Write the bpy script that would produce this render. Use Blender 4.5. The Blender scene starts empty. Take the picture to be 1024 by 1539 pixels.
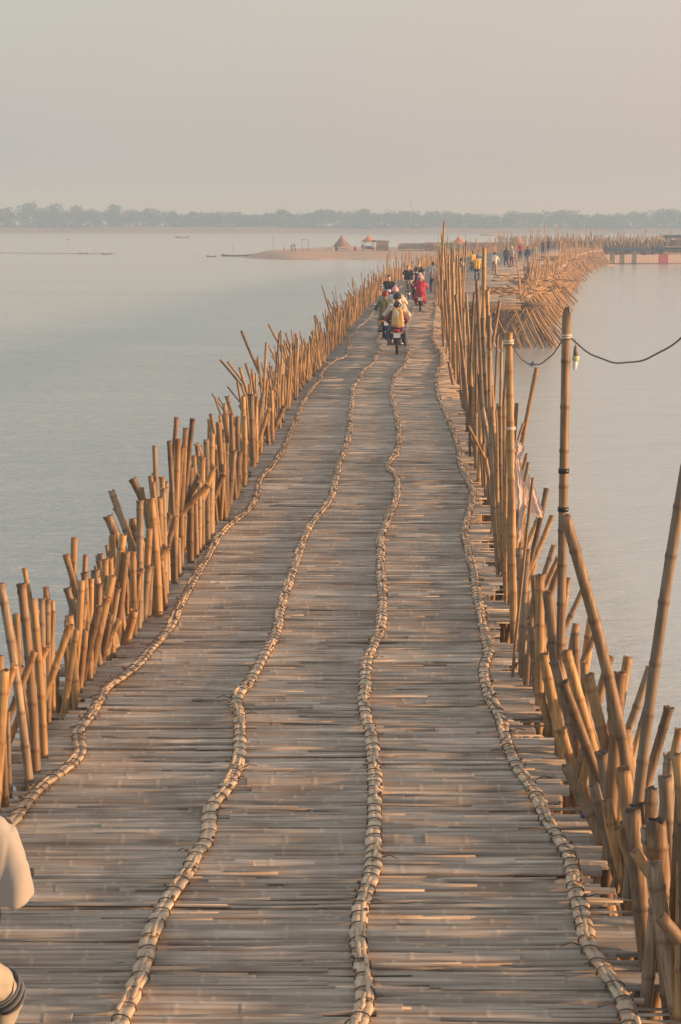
import bpy, math, random
from mathutils import Vector, Matrix
random.seed(7)
R = math.radians
S = bpy.context.scene
COL = S.collection
# ------------------------------------------------------------------ camera
CAMZ = 4.0
WATER = -2.0
FPX = 3000.0
PITCH = math.atan2(769.5 - 333.0, FPX)
cam = bpy.data.cameras.new('camera')
cam.sensor_fit = 'VERTICAL'; cam.sensor_height = 36.0; cam.lens = 36.0 * FPX / 1539.0
cam.clip_start = 0.1; cam.clip_end = 9000
cam_o = bpy.data.objects.new('camera', cam); COL.objects.link(cam_o)
cam_o.location = (0, 0, CAMZ); cam_o.rotation_euler = (math.pi / 2 - PITCH, 0, 0)
S.camera = cam_o
# ------------------------------------------------------------------ world, sun, exposure
SUN_AZ = 100.0; SUN_EL = 6.5
w = bpy.data.worlds.new('World'); S.world = w; w.use_nodes = True
nt = w.node_tree; N = nt.nodes; L = nt.links
bg = N['Background']; out = N['World Output']
sky = N.new('ShaderNodeTexSky'); sky.sky_type = 'NISHITA'; sky.sun_disc = False
sky.sun_elevation = R(SUN_EL); sky.sun_rotation = R(SUN_AZ); sky.dust_density = 4.0; sky.air_density = 1.5
L.new(sky.outputs[0], bg.inputs[0]); bg.inputs[1].default_value = 0.05
tc = N.new('ShaderNodeTexCoord'); sp = N.new('ShaderNodeSeparateXYZ'); L.new(tc.outputs['Generated'], sp.inputs[0])
mr = N.new('ShaderNodeMapRange'); mr.inputs[1].default_value = -0.22; mr.inputs[2].default_value = 0.18
L.new(sp.outputs[0], mr.inputs[0])
cr = N.new('ShaderNodeMixRGB'); cr.inputs[1].default_value = (0.274, 0.284, 0.294, 1); cr.inputs[2].default_value = (0.330, 0.294, 0.284, 1)
L.new(mr.outputs[0], cr.inputs[0])
bg2 = N.new('ShaderNodeBackground'); L.new(cr.outputs[0], bg2.inputs[0]); bg2.inputs[1].default_value = 1.0
ad = N.new('ShaderNodeAddShader'); L.new(bg.outputs[0], ad.inputs[0]); L.new(bg2.outputs[0], ad.inputs[1])
L.new(ad.outputs[0], out.inputs[0])
sun = bpy.data.lights.new('sun', 'SUN'); sun.energy = 5.0; sun.angle = R(3.0); sun.color = (1.0, 0.56, 0.27)
sun_o = bpy.data.objects.new('sun', sun); COL.objects.link(sun_o)
sd = Vector((math.sin(R(SUN_AZ)) * math.cos(R(SUN_EL)), math.cos(R(SUN_AZ)) * math.cos(R(SUN_EL)), math.sin(R(SUN_EL))))
sun_o.rotation_euler = sd.to_track_quat('Z', 'Y').to_euler()
S.view_settings.view_transform = 'Standard'; S.view_settings.look = 'None'
S.view_settings.exposure = 0.68; S.view_settings.gamma = 1.0
S.cycles.volume_bounces = 1
# ------------------------------------------------------------------ photo pixel -> world
FW = Vector((0, math.cos(PITCH), -math.sin(PITCH))); UP = Vector((0, math.sin(PITCH), math.cos(PITCH)))
CP = Vector((0, 0, CAMZ))
def ray(x, y): return FW * FPX + Vector((x - 512.0, 0, 0)) + UP * (769.5 - y)
def at_z(x, y, z=0.0):
    r = ray(x, y); return CP + r * ((z - CAMZ) / r.z)
def at_Y(x, y, Y):
    r = ray(x, y); return CP + r * (Y / r.y)
# ------------------------------------------------------------------ object helpers
def tag(o, label=None, cat=None, group=None, kind=None):
    if label: o['label'] = label
    if cat: o['category'] = cat
    if group: o['group'] = group
    if kind: o['kind'] = kind
    return o
def empty(name, loc=(0, 0, 0), rz=0.0):
    o = bpy.data.objects.new(name, None); COL.objects.link(o); o.location = loc; o.rotation_euler = (0, 0, rz)
    o.empty_display_size = 0.2; return o
class MB:
    def __init__(s): s.v = []; s.f = []; s.a = []; s.b = []
    def tube(s, pts, rad, n=8, cap=True, tint=0.5, node=None, flat=1.0, cap0=True):
        pts = [Vector(p) for p in pts]
        if not hasattr(rad, '__len__'): rad = [rad] * len(pts)
        k = len(pts); base = len(s.v)
        t0 = (pts[-1] - pts[0]); t0 = t0.normalized() if t0.length > 1e-9 else Vector((0, 0, 1))
        ref = Vector((0, 0, 1)) if abs(t0.z) < 0.8 else Vector((1, 0, 0))
        for i, p in enumerate(pts):
            t = (pts[min(i + 1, k - 1)] - pts[max(i - 1, 0)])
            t = t.normalized() if t.length > 1e-9 else t0
            u = ref.cross(t)
            if u.length < 1e-6: u = Vector((0, 1, 0)).cross(t)
            u.normalize(); w_ = t.cross(u)
            for j in range(n):
                a = 2 * math.pi * j / n
                s.v.append(p + u * (math.cos(a) * rad[i]) + w_ * (math.sin(a) * rad[i] * flat))
                s.a.append(tint); s.b.append(node[i] if node else 0.0)
        for i in range(k - 1):
            for j in range(n):
                a = base + i * n + j; b = base + i * n + (j + 1) % n
                s.f.append((a, b, b + n, a + n))
        if cap:
            s.f.append(tuple(base + (k - 1) * n + j for j in range(n)))
            if cap0: s.f.append(tuple(base + j for j in reversed(range(n))))
    def box(s, c, d, rot=None, tint=0.5):
        c = Vector(c); base = len(s.v)
        for x in (-.5, .5):
            for y in (-.5, .5):
                for z in (-.5, .5):
                    p = Vector((x * d[0], y * d[1], z * d[2]))
                    if rot: p = rot @ p
                    s.v.append(c + p); s.a.append(tint); s.b.append(0.0)
        for q in ((0, 1, 3, 2), (4, 6, 7, 5), (0, 4, 5, 1), (2, 3, 7, 6), (0, 2, 6, 4), (1, 5, 7, 3)):
            s.f.append(tuple(base + i for i in q))
    def ball(s, c, r, n=12, m=8, tint=0.5, z0=-1.0):
        c = Vector(c)
        if not hasattr(r, '__len__'): r = (r, r, r)
        base = len(s.v)
        for i in range(m + 1):
            t = -math.pi / 2 + math.pi * i / m
            t = max(t, math.asin(z0)) if z0 > -1 else t
            for j in range(n):
                a = 2 * math.pi * j / n
                s.v.append(c + Vector((math.cos(t) * math.cos(a) * r[0], math.cos(t) * math.sin(a) * r[1], math.sin(t) * r[2])))
                s.a.append(tint); s.b.append(0.0)
        for i in range(m):
            for j in range(n):
                a = base + i * n + j; b = base + i * n + (j + 1) % n
                s.f.append((a, b, b + n, a + n))
    def quad(s, a, b, c, d, tint=0.5):
        base = len(s.v); s.v += [Vector(a), Vector(b), Vector(c), Vector(d)]; s.a += [tint] * 4; s.b += [0.0] * 4
        s.f.append((base, base + 1, base + 2, base + 3))
    def mesh(s, name, mat, smooth=True):
        me = bpy.data.meshes.new(name); me.from_pydata([tuple(p) for p in s.v], [], s.f)
        if smooth: me.polygons.foreach_set('use_smooth', [True] * len(me.polygons))
        for nm, arr in (('tint', s.a), ('node', s.b)):
            at = me.attributes.new(nm, 'FLOAT', 'POINT'); at.data.foreach_set('value', arr)
        me.materials.append(mat); me.update(); return me
    def build(s, name, mat, parent=None, smooth=True, loc=None):
        o = bpy.data.objects.new(name, s.mesh(name, mat, smooth)); COL.objects.link(o)
        if loc is not None: o.location = loc
        if parent: o.parent = parent
        return o
def remesh(mb, name, mat, voxel=0.013, parent=None, smooth_it=4):
    o = mb.build(name, mat, None)
    m = o.modifiers.new('r', 'REMESH'); m.mode = 'VOXEL'; m.voxel_size = voxel; m.use_smooth_shade = True
    if smooth_it:
        m2 = o.modifiers.new('s', 'SMOOTH'); m2.factor = 0.5; m2.iterations = smooth_it
    dg = bpy.context.evaluated_depsgraph_get(); dg.update()
    me = bpy.data.meshes.new_from_object(o.evaluated_get(dg)); me.name = name
    o.modifiers.clear(); old = o.data; o.data = me; bpy.data.meshes.remove(old)
    me.polygons.foreach_set('use_smooth', [True] * len(me.polygons))
    if not me.materials: me.materials.append(mat)
    if parent: o.parent = parent
    return o
def copy_tree(o, parent=None):
    c = o.copy(); COL.objects.link(c)
    if parent: c.parent = parent
    for ch in list(o.children): copy_tree(ch, c)
    return c
# ------------------------------------------------------------------ materials
def mat_new(name):
    m = bpy.data.materials.new(name); m.use_nodes = True
    return m, m.node_tree.nodes, m.node_tree.links, m.node_tree.nodes['Principled BSDF']
def plain(name, c, rough=0.7, var=0.12, metal=0.0, scale=14.0):
    m, n, l, b = mat_new(name)
    b.inputs['Roughness'].default_value = rough; b.inputs['Metallic'].default_value = metal
    t = n.new('ShaderNodeTexCoord'); z = n.new('ShaderNodeTexNoise'); z.inputs['Scale'].default_value = scale; z.inputs['Detail'].default_value = 5
    l.new(t.outputs['Object'], z.inputs['Vector'])
    x = n.new('ShaderNodeMixRGB'); x.inputs[1].default_value = (*[max(0, k * (1 - var)) for k in c], 1); x.inputs[2].default_value = (*[min(1, k * (1 + var)) for k in c], 1)
    l.new(z.outputs[0], x.inputs[0]); l.new(x.outputs[0], b.inputs['Base Color'])
    return m
def bamboo(name, c1, c2, dark, streak=(60, 60, 3), rough=0.55, nodec=(0.16, 0.10, 0.06), nodeamt=0.55, spec=0.35, stain=0.5, grain=0.45):
    """streaky split or round bamboo: fine grain along the culm, blotchy weathering, darker node rings"""
    m, n, l, b = mat_new(name)
    b.inputs['Roughness'].default_value = rough
    b.inputs['Specular IOR Level'].default_value = spec
    t = n.new('ShaderNodeTexCoord'); mp = n.new('ShaderNodeMapping'); mp.inputs['Scale'].default_value = streak
    l.new(t.outputs['Object'], mp.inputs[0])
    g = n.new('ShaderNodeTexNoise'); g.inputs['Scale'].default_value = 1.0; g.inputs['Detail'].default_value = 4; l.new(mp.outputs[0], g.inputs['Vector'])
    bl = n.new('ShaderNodeTexNoise'); bl.inputs['Scale'].default_value = 2.3; bl.inputs['Detail'].default_value = 6; l.new(t.outputs['Object'], bl.inputs['Vector'])
    at = n.new('ShaderNodeAttribute'); at.attribute_name = 'tint'
    nd = n.new('ShaderNodeAttribute'); nd.attribute_name = 'node'
    oi = n.new('ShaderNodeObjectInfo')
    s1 = n.new('ShaderNodeMath'); s1.operation = 'ADD'; l.new(at.outputs['Fac'], s1.inputs[0])
    s0 = n.new('ShaderNodeMath'); s0.operation = 'MULTIPLY_ADD'; l.new(oi.outputs['Random'], s0.inputs[0]); s0.inputs[1].default_value = 0.8; s0.inputs[2].default_value = -0.45
    l.new(s0.outputs[0], s1.inputs[1])
    x = n.new('ShaderNodeMixRGB'); x.inputs[1].default_value = (*c1, 1); x.inputs[2].default_value = (*c2, 1); x.use_clamp = True
    l.new(s1.outputs[0], x.inputs[0])
    r1 = n.new('ShaderNodeMapRange'); r1.inputs[1].default_value = 0.38; r1.inputs[2].default_value = 0.68; l.new(g.outputs[0], r1.inputs[0])
    mm = n.new('ShaderNodeMath'); mm.operation = 'MULTIPLY'; mm.inputs[1].default_value = grain; l.new(r1.outputs[0], mm.inputs[0])
    x2 = n.new('ShaderNodeMixRGB'); x2.inputs[2].default_value = (*dark, 1); l.new(mm.outputs[0], x2.inputs[0]); l.new(x.outputs[0], x2.inputs[1])
    r2 = n.new('ShaderNodeMapRange'); r2.inputs[1].default_value = 0.50; r2.inputs[2].default_value = 0.72; r2.inputs[4].default_value = stain; l.new(bl.outputs[0], r2.inputs[0])
    x3 = n.new('ShaderNodeMixRGB'); x3.inputs[2].default_value = (*dark, 1); l.new(r2.outputs[0], x3.inputs[0]); l.new(x2.outputs[0], x3.inputs[1])
    na = n.new('ShaderNodeMath'); na.operation = 'MULTIPLY'; na.inputs[1].default_value = nodeamt; l.new(nd.outputs['Fac'], na.inputs[0])
    x4 = n.new('ShaderNodeMixRGB'); x4.inputs[2].default_value = (*nodec, 1); l.new(na.outputs[0], x4.inputs[0]); l.new(x3.outputs[0], x4.inputs[1])
    l.new(x4.outputs[0], b.inputs['Base Color'])
    bp = n.new('ShaderNodeBump'); bp.inputs['Strength'].default_value = 0.35; bp.inputs['Distance'].default_value = 0.004
    l.new(g.outputs[0], bp.inputs['Height']); l.new(bp.outputs[0], b.inputs['Normal'])
    return m
M = {}
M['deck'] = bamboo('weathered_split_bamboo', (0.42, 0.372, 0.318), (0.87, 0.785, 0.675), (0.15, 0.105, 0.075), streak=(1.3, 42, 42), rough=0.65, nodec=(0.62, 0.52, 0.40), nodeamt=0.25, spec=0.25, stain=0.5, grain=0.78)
M['deck_base'] = bamboo('gap_shaded_lower_bamboo', (0.11, 0.075, 0.055), (0.22, 0.16, 0.12), (0.05, 0.035, 0.025), streak=(2, 60, 60))  # dark brown stands in for shade between the deck strips
M['cord'] = bamboo('pale_binding_bamboo', (0.45, 0.37, 0.28), (0.62, 0.51, 0.38), (0.28, 0.20, 0.13), streak=(50, 4, 50), nodeamt=0.5, nodec=(0.2, .14, .1), stain=0.35)
M['post'] = bamboo('golden_bamboo', (0.24, 0.165, 0.10), (0.56, 0.37, 0.175), (0.14, 0.072, 0.036), nodec=(0.20, 0.09, 0.045), stain=0.75, grain=0.65)
M['post_grey'] = bamboo('grey_bamboo', (0.24, 0.19, 0.14), (0.42, 0.33, 0.235), (0.12, 0.085, 0.06), nodec=(0.13, 0.075, 0.05), stain=0.8, grain=0.7)
M['post_dark'] = bamboo('old_brown_bamboo', (0.17, 0.115, 0.075), (0.34, 0.235, 0.15), (0.07, 0.048, 0.032), nodec=(0.09, 0.05, 0.03), stain=0.8, grain=0.7)
M['wire'] = plain('rusty_tie_wire', (0.12, 0.09, 0.07), 0.7)
M['tape'] = plain('black_tape', (0.015, 0.015, 0.018), 0.4)
M['rope'] = plain('white_rope', (0.62, 0.57, 0.50), 0.9)
M['cable'] = plain('brown_cable', (0.16, 0.12, 0.09), 0.7)
M['cloth'] = plain('pale_pink_cloth', (0.70, 0.54, 0.47), 0.85, 0.1, scale=9)
M['white'] = plain('white_cloth', (0.50, 0.50, 0.50), 0.9, 0.06, scale=8)
M['beige'] = plain('beige_cloth', (0.45, 0.43, 0.39), 0.9, 0.08)
M['stripe'] = plain('slate_stripe', (0.10, 0.12, 0.15), 0.9)
M['skin'] = plain('skin', (0.36, 0.20, 0.13), 0.55, 0.1)
M['fair'] = plain('fair_skin', (0.52, 0.32, 0.24), 0.55, 0.1)
M['hair'] = plain('black_hair', (0.02, 0.016, 0.014), 0.5)
M['blond'] = plain('light_hair', (0.34, 0.2, 0.11), 0.6)
M['black'] = plain('black_cloth', (0.025, 0.025, 0.035), 0.85)
M['jeans'] = plain('blue_denim', (0.07, 0.10, 0.20), 0.9, 0.25)
M['khaki'] = plain('khaki_cloth', (0.40, 0.31, 0.20), 0.9)
M['greyc'] = plain('grey_cloth', (0.30, 0.30, 0.31), 0.9)
M['navy'] = plain('navy_cloth', (0.03, 0.04, 0.08), 0.9)
M['plum'] = plain('plum_cloth', (0.16, 0.03, 0.06), 0.85, 0.3)
M['red'] = plain('red_cloth', (0.42, 0.02, 0.04), 0.8, 0.15)
M['pink'] = plain('pink_helmet', (0.78, 0.34, 0.38), 0.3, 0.06)
M['yellow'] = plain('yellow_cloth', (0.72, 0.44, 0.06), 0.85, 0.1)
M['tanbag'] = plain('tan_backpack', (0.66, 0.42, 0.16), 0.8, 0.2)
M['ltblue'] = plain('light_blue_cloth', (0.26, 0.38, 0.55), 0.85)
M['blueg'] = plain('blue_grey_cloth', (0.22, 0.30, 0.38), 0.85)
M['cream'] = plain('cream_cloth', (0.70, 0.62, 0.50), 0.85)
M['rubber'] = plain('tyre_rubber', (0.025, 0.024, 0.023), 0.85)
M['chrome'] = plain('chrome', (0.65, 0.65, 0.66), 0.22, 0.04, 1.0)
M['mirror'] = plain('mirror_glass', (0.85, 0.86, 0.88), 0.06, 0.02, 1.0)
M['bikeblk'] = plain('black_bike_paint', (0.03, 0.03, 0.035), 0.28)
M['bikered'] = plain('maroon_bike_paint', (0.22, 0.015, 0.02), 0.28)
M['lamp_red'] = plain('red_tail_lens', (0.45, 0.02, 0.03), 0.25)
M['plate'] = plain('pale_number_plate', (0.55, 0.60, 0.64), 0.5, 0.05)
M['helmet_blk'] = plain('black_helmet', (0.02, 0.022, 0.028), 0.2)
M['thatch'] = plain('pale_thatch', (0.30, 0.21, 0.125), 0.95, 0.3, scale=5)
M['thatch_o'] = plain('orange_thatch', (0.62, 0.26, 0.10), 0.95, 0.2, scale=5)
M['woven'] = plain('woven_bamboo_wall', (0.34, 0.23, 0.14), 0.9, 0.25, scale=7)
M['tent_g'] = plain('green_tarp', (0.06, 0.15, 0.12), 0.7)
M['tent_b'] = plain('blue_grey_tarp', (0.12, 0.125, 0.13), 0.7, 0.2)
M['wood'] = plain('boat_wood', (0.20, 0.15, 0.11), 0.8, 0.3, scale=4)
M['wood_l'] = plain('pale_boat_wood', (0.45, 0.33, 0.21), 0.8, 0.3, scale=4)
M['bark'] = plain('bark', (0.09, 0.07, 0.055), 0.9)
M['panel_w'] = plain('cream_panel', (0.74, 0.58, 0.47), 0.85, 0.1)
M['panel_r'] = plain('red_panel', (0.50, 0.09, 0.06), 0.85)
M['panel_o'] = plain('olive_panel', (0.22, 0.19, 0.11), 0.85)
M['basket'] = plain('brown_basketwork', (0.20, 0.12, 0.08), 0.9, 0.3)
M['glass'] = plain('frosted_bulb', (0.75, 0.76, 0.74), 0.2, 0.03)
M['socket'] = plain('grey_lamp_socket', (0.20, 0.19, 0.18), 0.5)
M['ygl'] = plain('yellow_green_bulb_collar', (0.55, 0.52, 0.30), 0.4)
M['camo'] = plain('olive_patterned_cloth', (0.14, 0.14, 0.07), 0.9, 0.9, scale=22)
M['blueplastic'] = plain('blue_plastic', (0.03, 0.06, 0.2), 0.5)
def leaf_mat():
    m, n, l, b = mat_new('dark_foliage'); b.inputs['Roughness'].default_value = 0.8
    at = n.new('ShaderNodeAttribute'); at.attribute_name = 'tint'
    x = n.new('ShaderNodeMixRGB'); x.inputs[1].default_value = (0.03, 0.045, 0.025, 1); x.inputs[2].default_value = (0.08, 0.095, 0.045, 1)
    l.new(at.outputs['Fac'], x.inputs[0]); l.new(x.outputs[0], b.inputs['Base Color']); return m
M['leaf'] = leaf_mat()
def sand_mat(name, a, c):
    m, n, l, b = mat_new(name); b.inputs['Roughness'].default_value = 0.95
    t = n.new('ShaderNodeTexCoord'); z = n.new('ShaderNodeTexNoise'); z.inputs['Scale'].default_value = 0.12; z.inputs['Detail'].default_value = 9
    l.new(t.outputs['Object'], z.inputs['Vector'])
    x = n.new('ShaderNodeMixRGB'); x.inputs[1].default_value = (*a, 1); x.inputs[2].default_value = (*c, 1)
    l.new(z.outputs[0], x.inputs[0]); l.new(x.outputs[0], b.inputs['Base Color']); return m
M['sand'] = sand_mat('river_sand', (0.42, 0.27, 0.17), (0.60, 0.42, 0.29))
M['bank'] = sand_mat('far_bank_earth', (0.16, 0.12, 0.075), (0.40, 0.21, 0.15))
def water_mat():
    m, n, l, b = mat_new('river_water')
    b.inputs['Base Color'].default_value = (0.60, 0.66, 0.64, 1); b.inputs['Roughness'].default_value = 0.12
    b.inputs['IOR'].default_value = 1.33; b.inputs['Specular IOR Level'].default_value = 0.34
    g = n.new('ShaderNodeNewGeometry'); sp = n.new('ShaderNodeSeparateXYZ'); l.new(g.outputs['Position'], sp.inputs[0])
    def noise(sx, sy, det, rough=0.55):
        mp = n.new('ShaderNodeMapping'); mp.inputs['Scale'].default_value = (sx, sy, 1); l.new(g.outputs['Position'], mp.inputs[0])
        z = n.new('ShaderNodeTexNoise'); z.inputs['Scale'].default_value = 1; z.inputs['Detail'].default_value = det; z.inputs['Roughness'].default_value = rough
        l.new(mp.outputs[0], z.inputs['Vector']); return z
    a = noise(1.6, 4.2, 4, 0.6); c = noise(0.25, 0.6, 3); p = noise(0.012, 0.05, 4)
    # wind ripples are stronger on the open upstream side, calmer in the lee of the bridge
    lee = n.new('ShaderNodeMapRange'); lee.inputs[1].default_value = -2; lee.inputs[2].default_value = 5; lee.inputs[3].default_value = 1.0; lee.inputs[4].default_value = 0.10
    l.new(sp.outputs[0], lee.inputs[0])
    pm = n.new('ShaderNodeMapRange'); pm.inputs[1].default_value = 0.35; pm.inputs[2].default_value = 0.65; pm.inputs[3].default_value = 0.7; pm.inputs[4].default_value = 1.25
    l.new(p.outputs[0], pm.inputs[0])
    s = n.new('ShaderNodeMath'); s.operation = 'MULTIPLY_ADD'; l.new(c.outputs[0], s.inputs[0]); s.inputs[1].default_value = 1.6; l.new(a.outputs[0], s.inputs[2])
    k = n.new('ShaderNodeMath'); k.operation = 'MULTIPLY'; l.new(lee.outputs[0], k.inputs[0]); l.new(pm.outputs[0], k.inputs[1])
    bp = n.new('ShaderNodeBump'); bp.inputs['Distance'].default_value = 0.26; l.new(k.outputs[0], bp.inputs['Strength']); l.new(s.outputs[0], bp.inputs['Height'])
    l.new(bp.outputs[0], b.inputs['Normal'])
    return m
M['water'] = water_mat()
# ------------------------------------------------------------------ setting: river, banks
mb = MB()
mb.quad((-740, -150, WATER), (740, -150, WATER), (740, 1310, WATER), (-740, 1310, WATER))
tag(mb.build('river_water', M['water'], smooth=False), kind='structure')
def heightgrid(name, xs, ys, fn, mat):
    b = MB(); nx = len(xs)
    for y in ys:
        for x in xs: b.v.append(Vector((x, y, fn(x, y)))); b.a.append(0.5); b.b.append(0)
    for j in range(len(ys) - 1):
        for i in range(nx - 1):
            q = j * nx + i; b.f.append((q, q + 1, q + nx + 1, q + nx))
    return tag(b.build(name, mat), kind='structure')
def wob(t, k=1.0): return math.sin(t * 0.71 * k) * 0.5 + math.sin(t * 1.93 * k + 1.3) * 0.3 + math.sin(t * 4.3 * k + 2.1) * 0.2
xs = [-520 + i * 8 for i in range(140)]; ys = [1040 + 6 * i for i in range(8)] + [1100, 1160, 1230, 1312]
def bankz(x, y):
    sh = 1058 + 7 * wob(x * 0.02)
    if y < sh: return WATER - 0.8
    return WATER + min(3.4, (y - sh) * 0.16) + 0.3 * wob(x * 0.1 + y * 0.3)
heightgrid('far_river_bank', xs, ys, bankz, M['bank'])
def shore_near(x): return 318 + 3.0 * wob(x * 0.12) + (max(0, -x - 8) ** 1.3) * 1.2
def sandz(x, y):
    n0 = shore_near(x); f0 = 425 + 8 * wob(x * 0.05) - max(0, -x - 2) * 4.2
    if x < -16.5 or f0 <= n0: return WATER - 0.6
    e = min((y - n0) * 0.05, (f0 - y) * 0.05, (x + 16.5) * 0.25)
    if e < 0: return WATER - 0.5
    return WATER + min(0.95, e) + 0.06 * wob(x * 0.4 + y * 0.2)
heightgrid('sand_bar', [-22 + i * 1.2 for i in range(76)], [304 + 3.0 * j for j in range(46)], sandz, M['sand'])

# ------------------------------------------------------------------ bridge outline from the photo
def curve(tab, z=0.0):
    w_ = sorted([at_z(x, y, z) for x, y in tab], key=lambda p: p.y)
    def f(Y):
        if Y <= w_[0].y:
            a, b = w_[0], w_[1]
        elif Y >= w_[-1].y: return w_[-1].x
        else:
            for i in range(len(w_) - 1):
                if w_[i].y <= Y <= w_[i + 1].y: a, b = w_[i], w_[i + 1]; break
        if Y < w_[0].y: return a.x
        return a.x + (b.x - a.x) * (Y - a.y) / (b.y - a.y)
    return f, w_
LEFT = [(-25, 1270), (0, 1222), (48, 1140), (90, 1078), (135, 1030), (170, 985), (215, 945), (262, 880), (300, 832), (340, 778), (375, 715), (400, 678), (425, 636), (448, 600), (478, 560), (498, 535), (528, 495), (550, 468), (574, 445), (600, 425), (630, 411), (652, 400), (700, 388), (750, 380), (800, 375.5), (850, 372.5)]
RIGHT = [(1012, 1510), (975, 1440), (950, 1360), (905, 1250), (875, 1185), (842, 1120), (806, 1060), (778, 985), (762, 900), (742, 830), (730, 760), (716, 700), (702, 640), (690, 590), (676, 540), (668, 505), (664, 470)]
xl, _l = curve(LEFT); xr0, _r = curve(RIGHT)
RF = [(787, 452), (800, 437), (830, 412), (855, 392), (868, 384), (885, 379), (905, 376.5)]
xrf, _rf = curve(RF)
YB = 98.0                                   # where the wider passing bay begins
def xr(Y): return xr0(Y) if Y < YB else xrf(Y)
YEND = 311.0
CORDS = [
 [(-45,1295),(17.6,1230),(54,1186),(88,1157),(108,1142),(120,1125),(119,1098),(140,1075),(161,1037),(187,1019),(211,999),(234,969),(258,937),(272,908),(292,872),(311,835),(332,797),(364,774),(385,747),(391,721),(408,703),(420,686),(443,635),(450,616),(464,591),(478,575),(486,556),(502,541),(521,534),(525,509),(535,496),(554,479),(571,457),(590,440),(612,425)],
 [(150,1600),(176,1539),(199,1488),(217,1444),(226,1410),(243,1370),(264,1335),(281,1309),(296,1277),(313,1251),(318,1212),(344,1173),(358,1134),(361,1087),(357,1052),(376,1025),(399,986),(415,947),(426,900),(440,860),(455,808),(472,780),(494,754),(504,724),(509,703),(517,679),(525,649),(526,627),(529,602),(531,583),(541,569),(545,557),(562,541),(571,524),(568,510),(585,480),(606,452),(625,432)],
 [(532,1600),(538,1535),(547,1511),(549,1476),(546,1449),(539,1414),(541,1370),(552,1335),(559,1309),(562,1290),(563,1232),(563,1173),(561,1134),(559,1103),(548,1072),(548,1040),(552,1001),(562,970),(572,939),(575,900),(572,850),(574,800),(588,768),(595,749),(597,719),(583,703),(594,686),(600,658),(597,630),(595,616),(589,599),(591,578),(594,562),(607,548),(613,531),(610,500),(620,470),(632,445),(642,430)],
 [(975,1600),(947,1531),(938,1496),(914,1457),(888,1422),(876,1381),(864,1331),(856,1282),(824,1229),(800,1179),(780,1150),(765,1119),(750,1078),(736,1051),(727,1010),(734,984),(726,937),(718,900),(712,860),(703,820),(699,796),(709,753),(710,734),(692,700),(689,672),(681,648),(672,624),(659,594),(656,564),(664,536),(650,511),(652,490),(655,470),(657,450)]]
bridge = tag(empty('bamboo_bridge', (0, 20, 0)), 'long woven bamboo footbridge deck with four lashed binding lines running over the river', 'bridge')
def bchild(mb_, name, mat, parent=None, smooth=True):
    o = mb_.build(name, mat, None, smooth)
    if parent is None: parent = bridge
    o.parent = parent
    if parent is bridge: o.matrix_parent_inverse = Matrix.Translation(-Vector(bridge.location))
    return o
def undul(Y): return 0.022 * math.sin(Y * 0.43) + 0.018 * math.sin(Y * 1.17 + 1) + 0.010 * math.sin(Y * 2.9)
def strip(b, x0, y0, x1, y1, w_, h, z, tint, seg, nodes=True, tilt=0.0, bow=0.0):
    """one split culm laid across the deck: arched section, raised nodes"""
    L_ = x1 - x0
    ts = [i / seg for i in range(seg + 1)]
    if nodes: ts = sorted(ts + [.006 / L_, .03 / L_, 1 - .03 / L_, 1 - .006 / L_])
    nv = [0.0] * len(ts)
    if nodes:
        sp_ = random.uniform(0.26, 0.42); t = random.uniform(0, sp_); extra = []
        while t < L_:
            for d, v in ((-0.034, 0.0), (-0.016, 0.0), (0.0, 1.0), (0.010, 0.5), (0.020, 0.0), (0.036, 0.0)):
                if 0 < t + d < L_: extra.append(((t + d) / L_, v))
            t += sp_
        al = sorted([(a, 0.0) for a in ts] + extra); ts = [a for a, _ in al]; nv = [v for _, v in al]
    base = len(b.v); prof = ((-0.5, -0.15), (-0.38, 0.62), (0.0, 1.0), (0.38, 0.62), (0.5, -0.15))
    for i, t in enumerate(ts):
        x = x0 + L_ * t; y = y0 + (y1 - y0) * t + bow * 4 * t * (1 - t)
        k = 1 + 0.04 * nv[i]; zz = z + tilt * (t - .5)
        for (py, pz) in prof:
            b.v.append(Vector((x, y + py * w_ * k, zz + pz * h + nv[i] * 0.0022 * (1 if pz > 0 else 0))))
            b.a.append(tint); b.b.append(nv[i])
    n_ = len(prof)
    for i in range(len(ts) - 1):
        for j in range(n_ - 1):
            q = base + i * n_ + j; b.f.append((q, q + n_, q + n_ + 1, q + 1))
    b.f.append(tuple(base + j for j in range(n_))); e = base + (len(ts) - 1) * n_
    b.f.append(tuple(e + j for j in reversed(range(n_))))
deck = MB(); wd = .08
Y = 3.0
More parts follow.
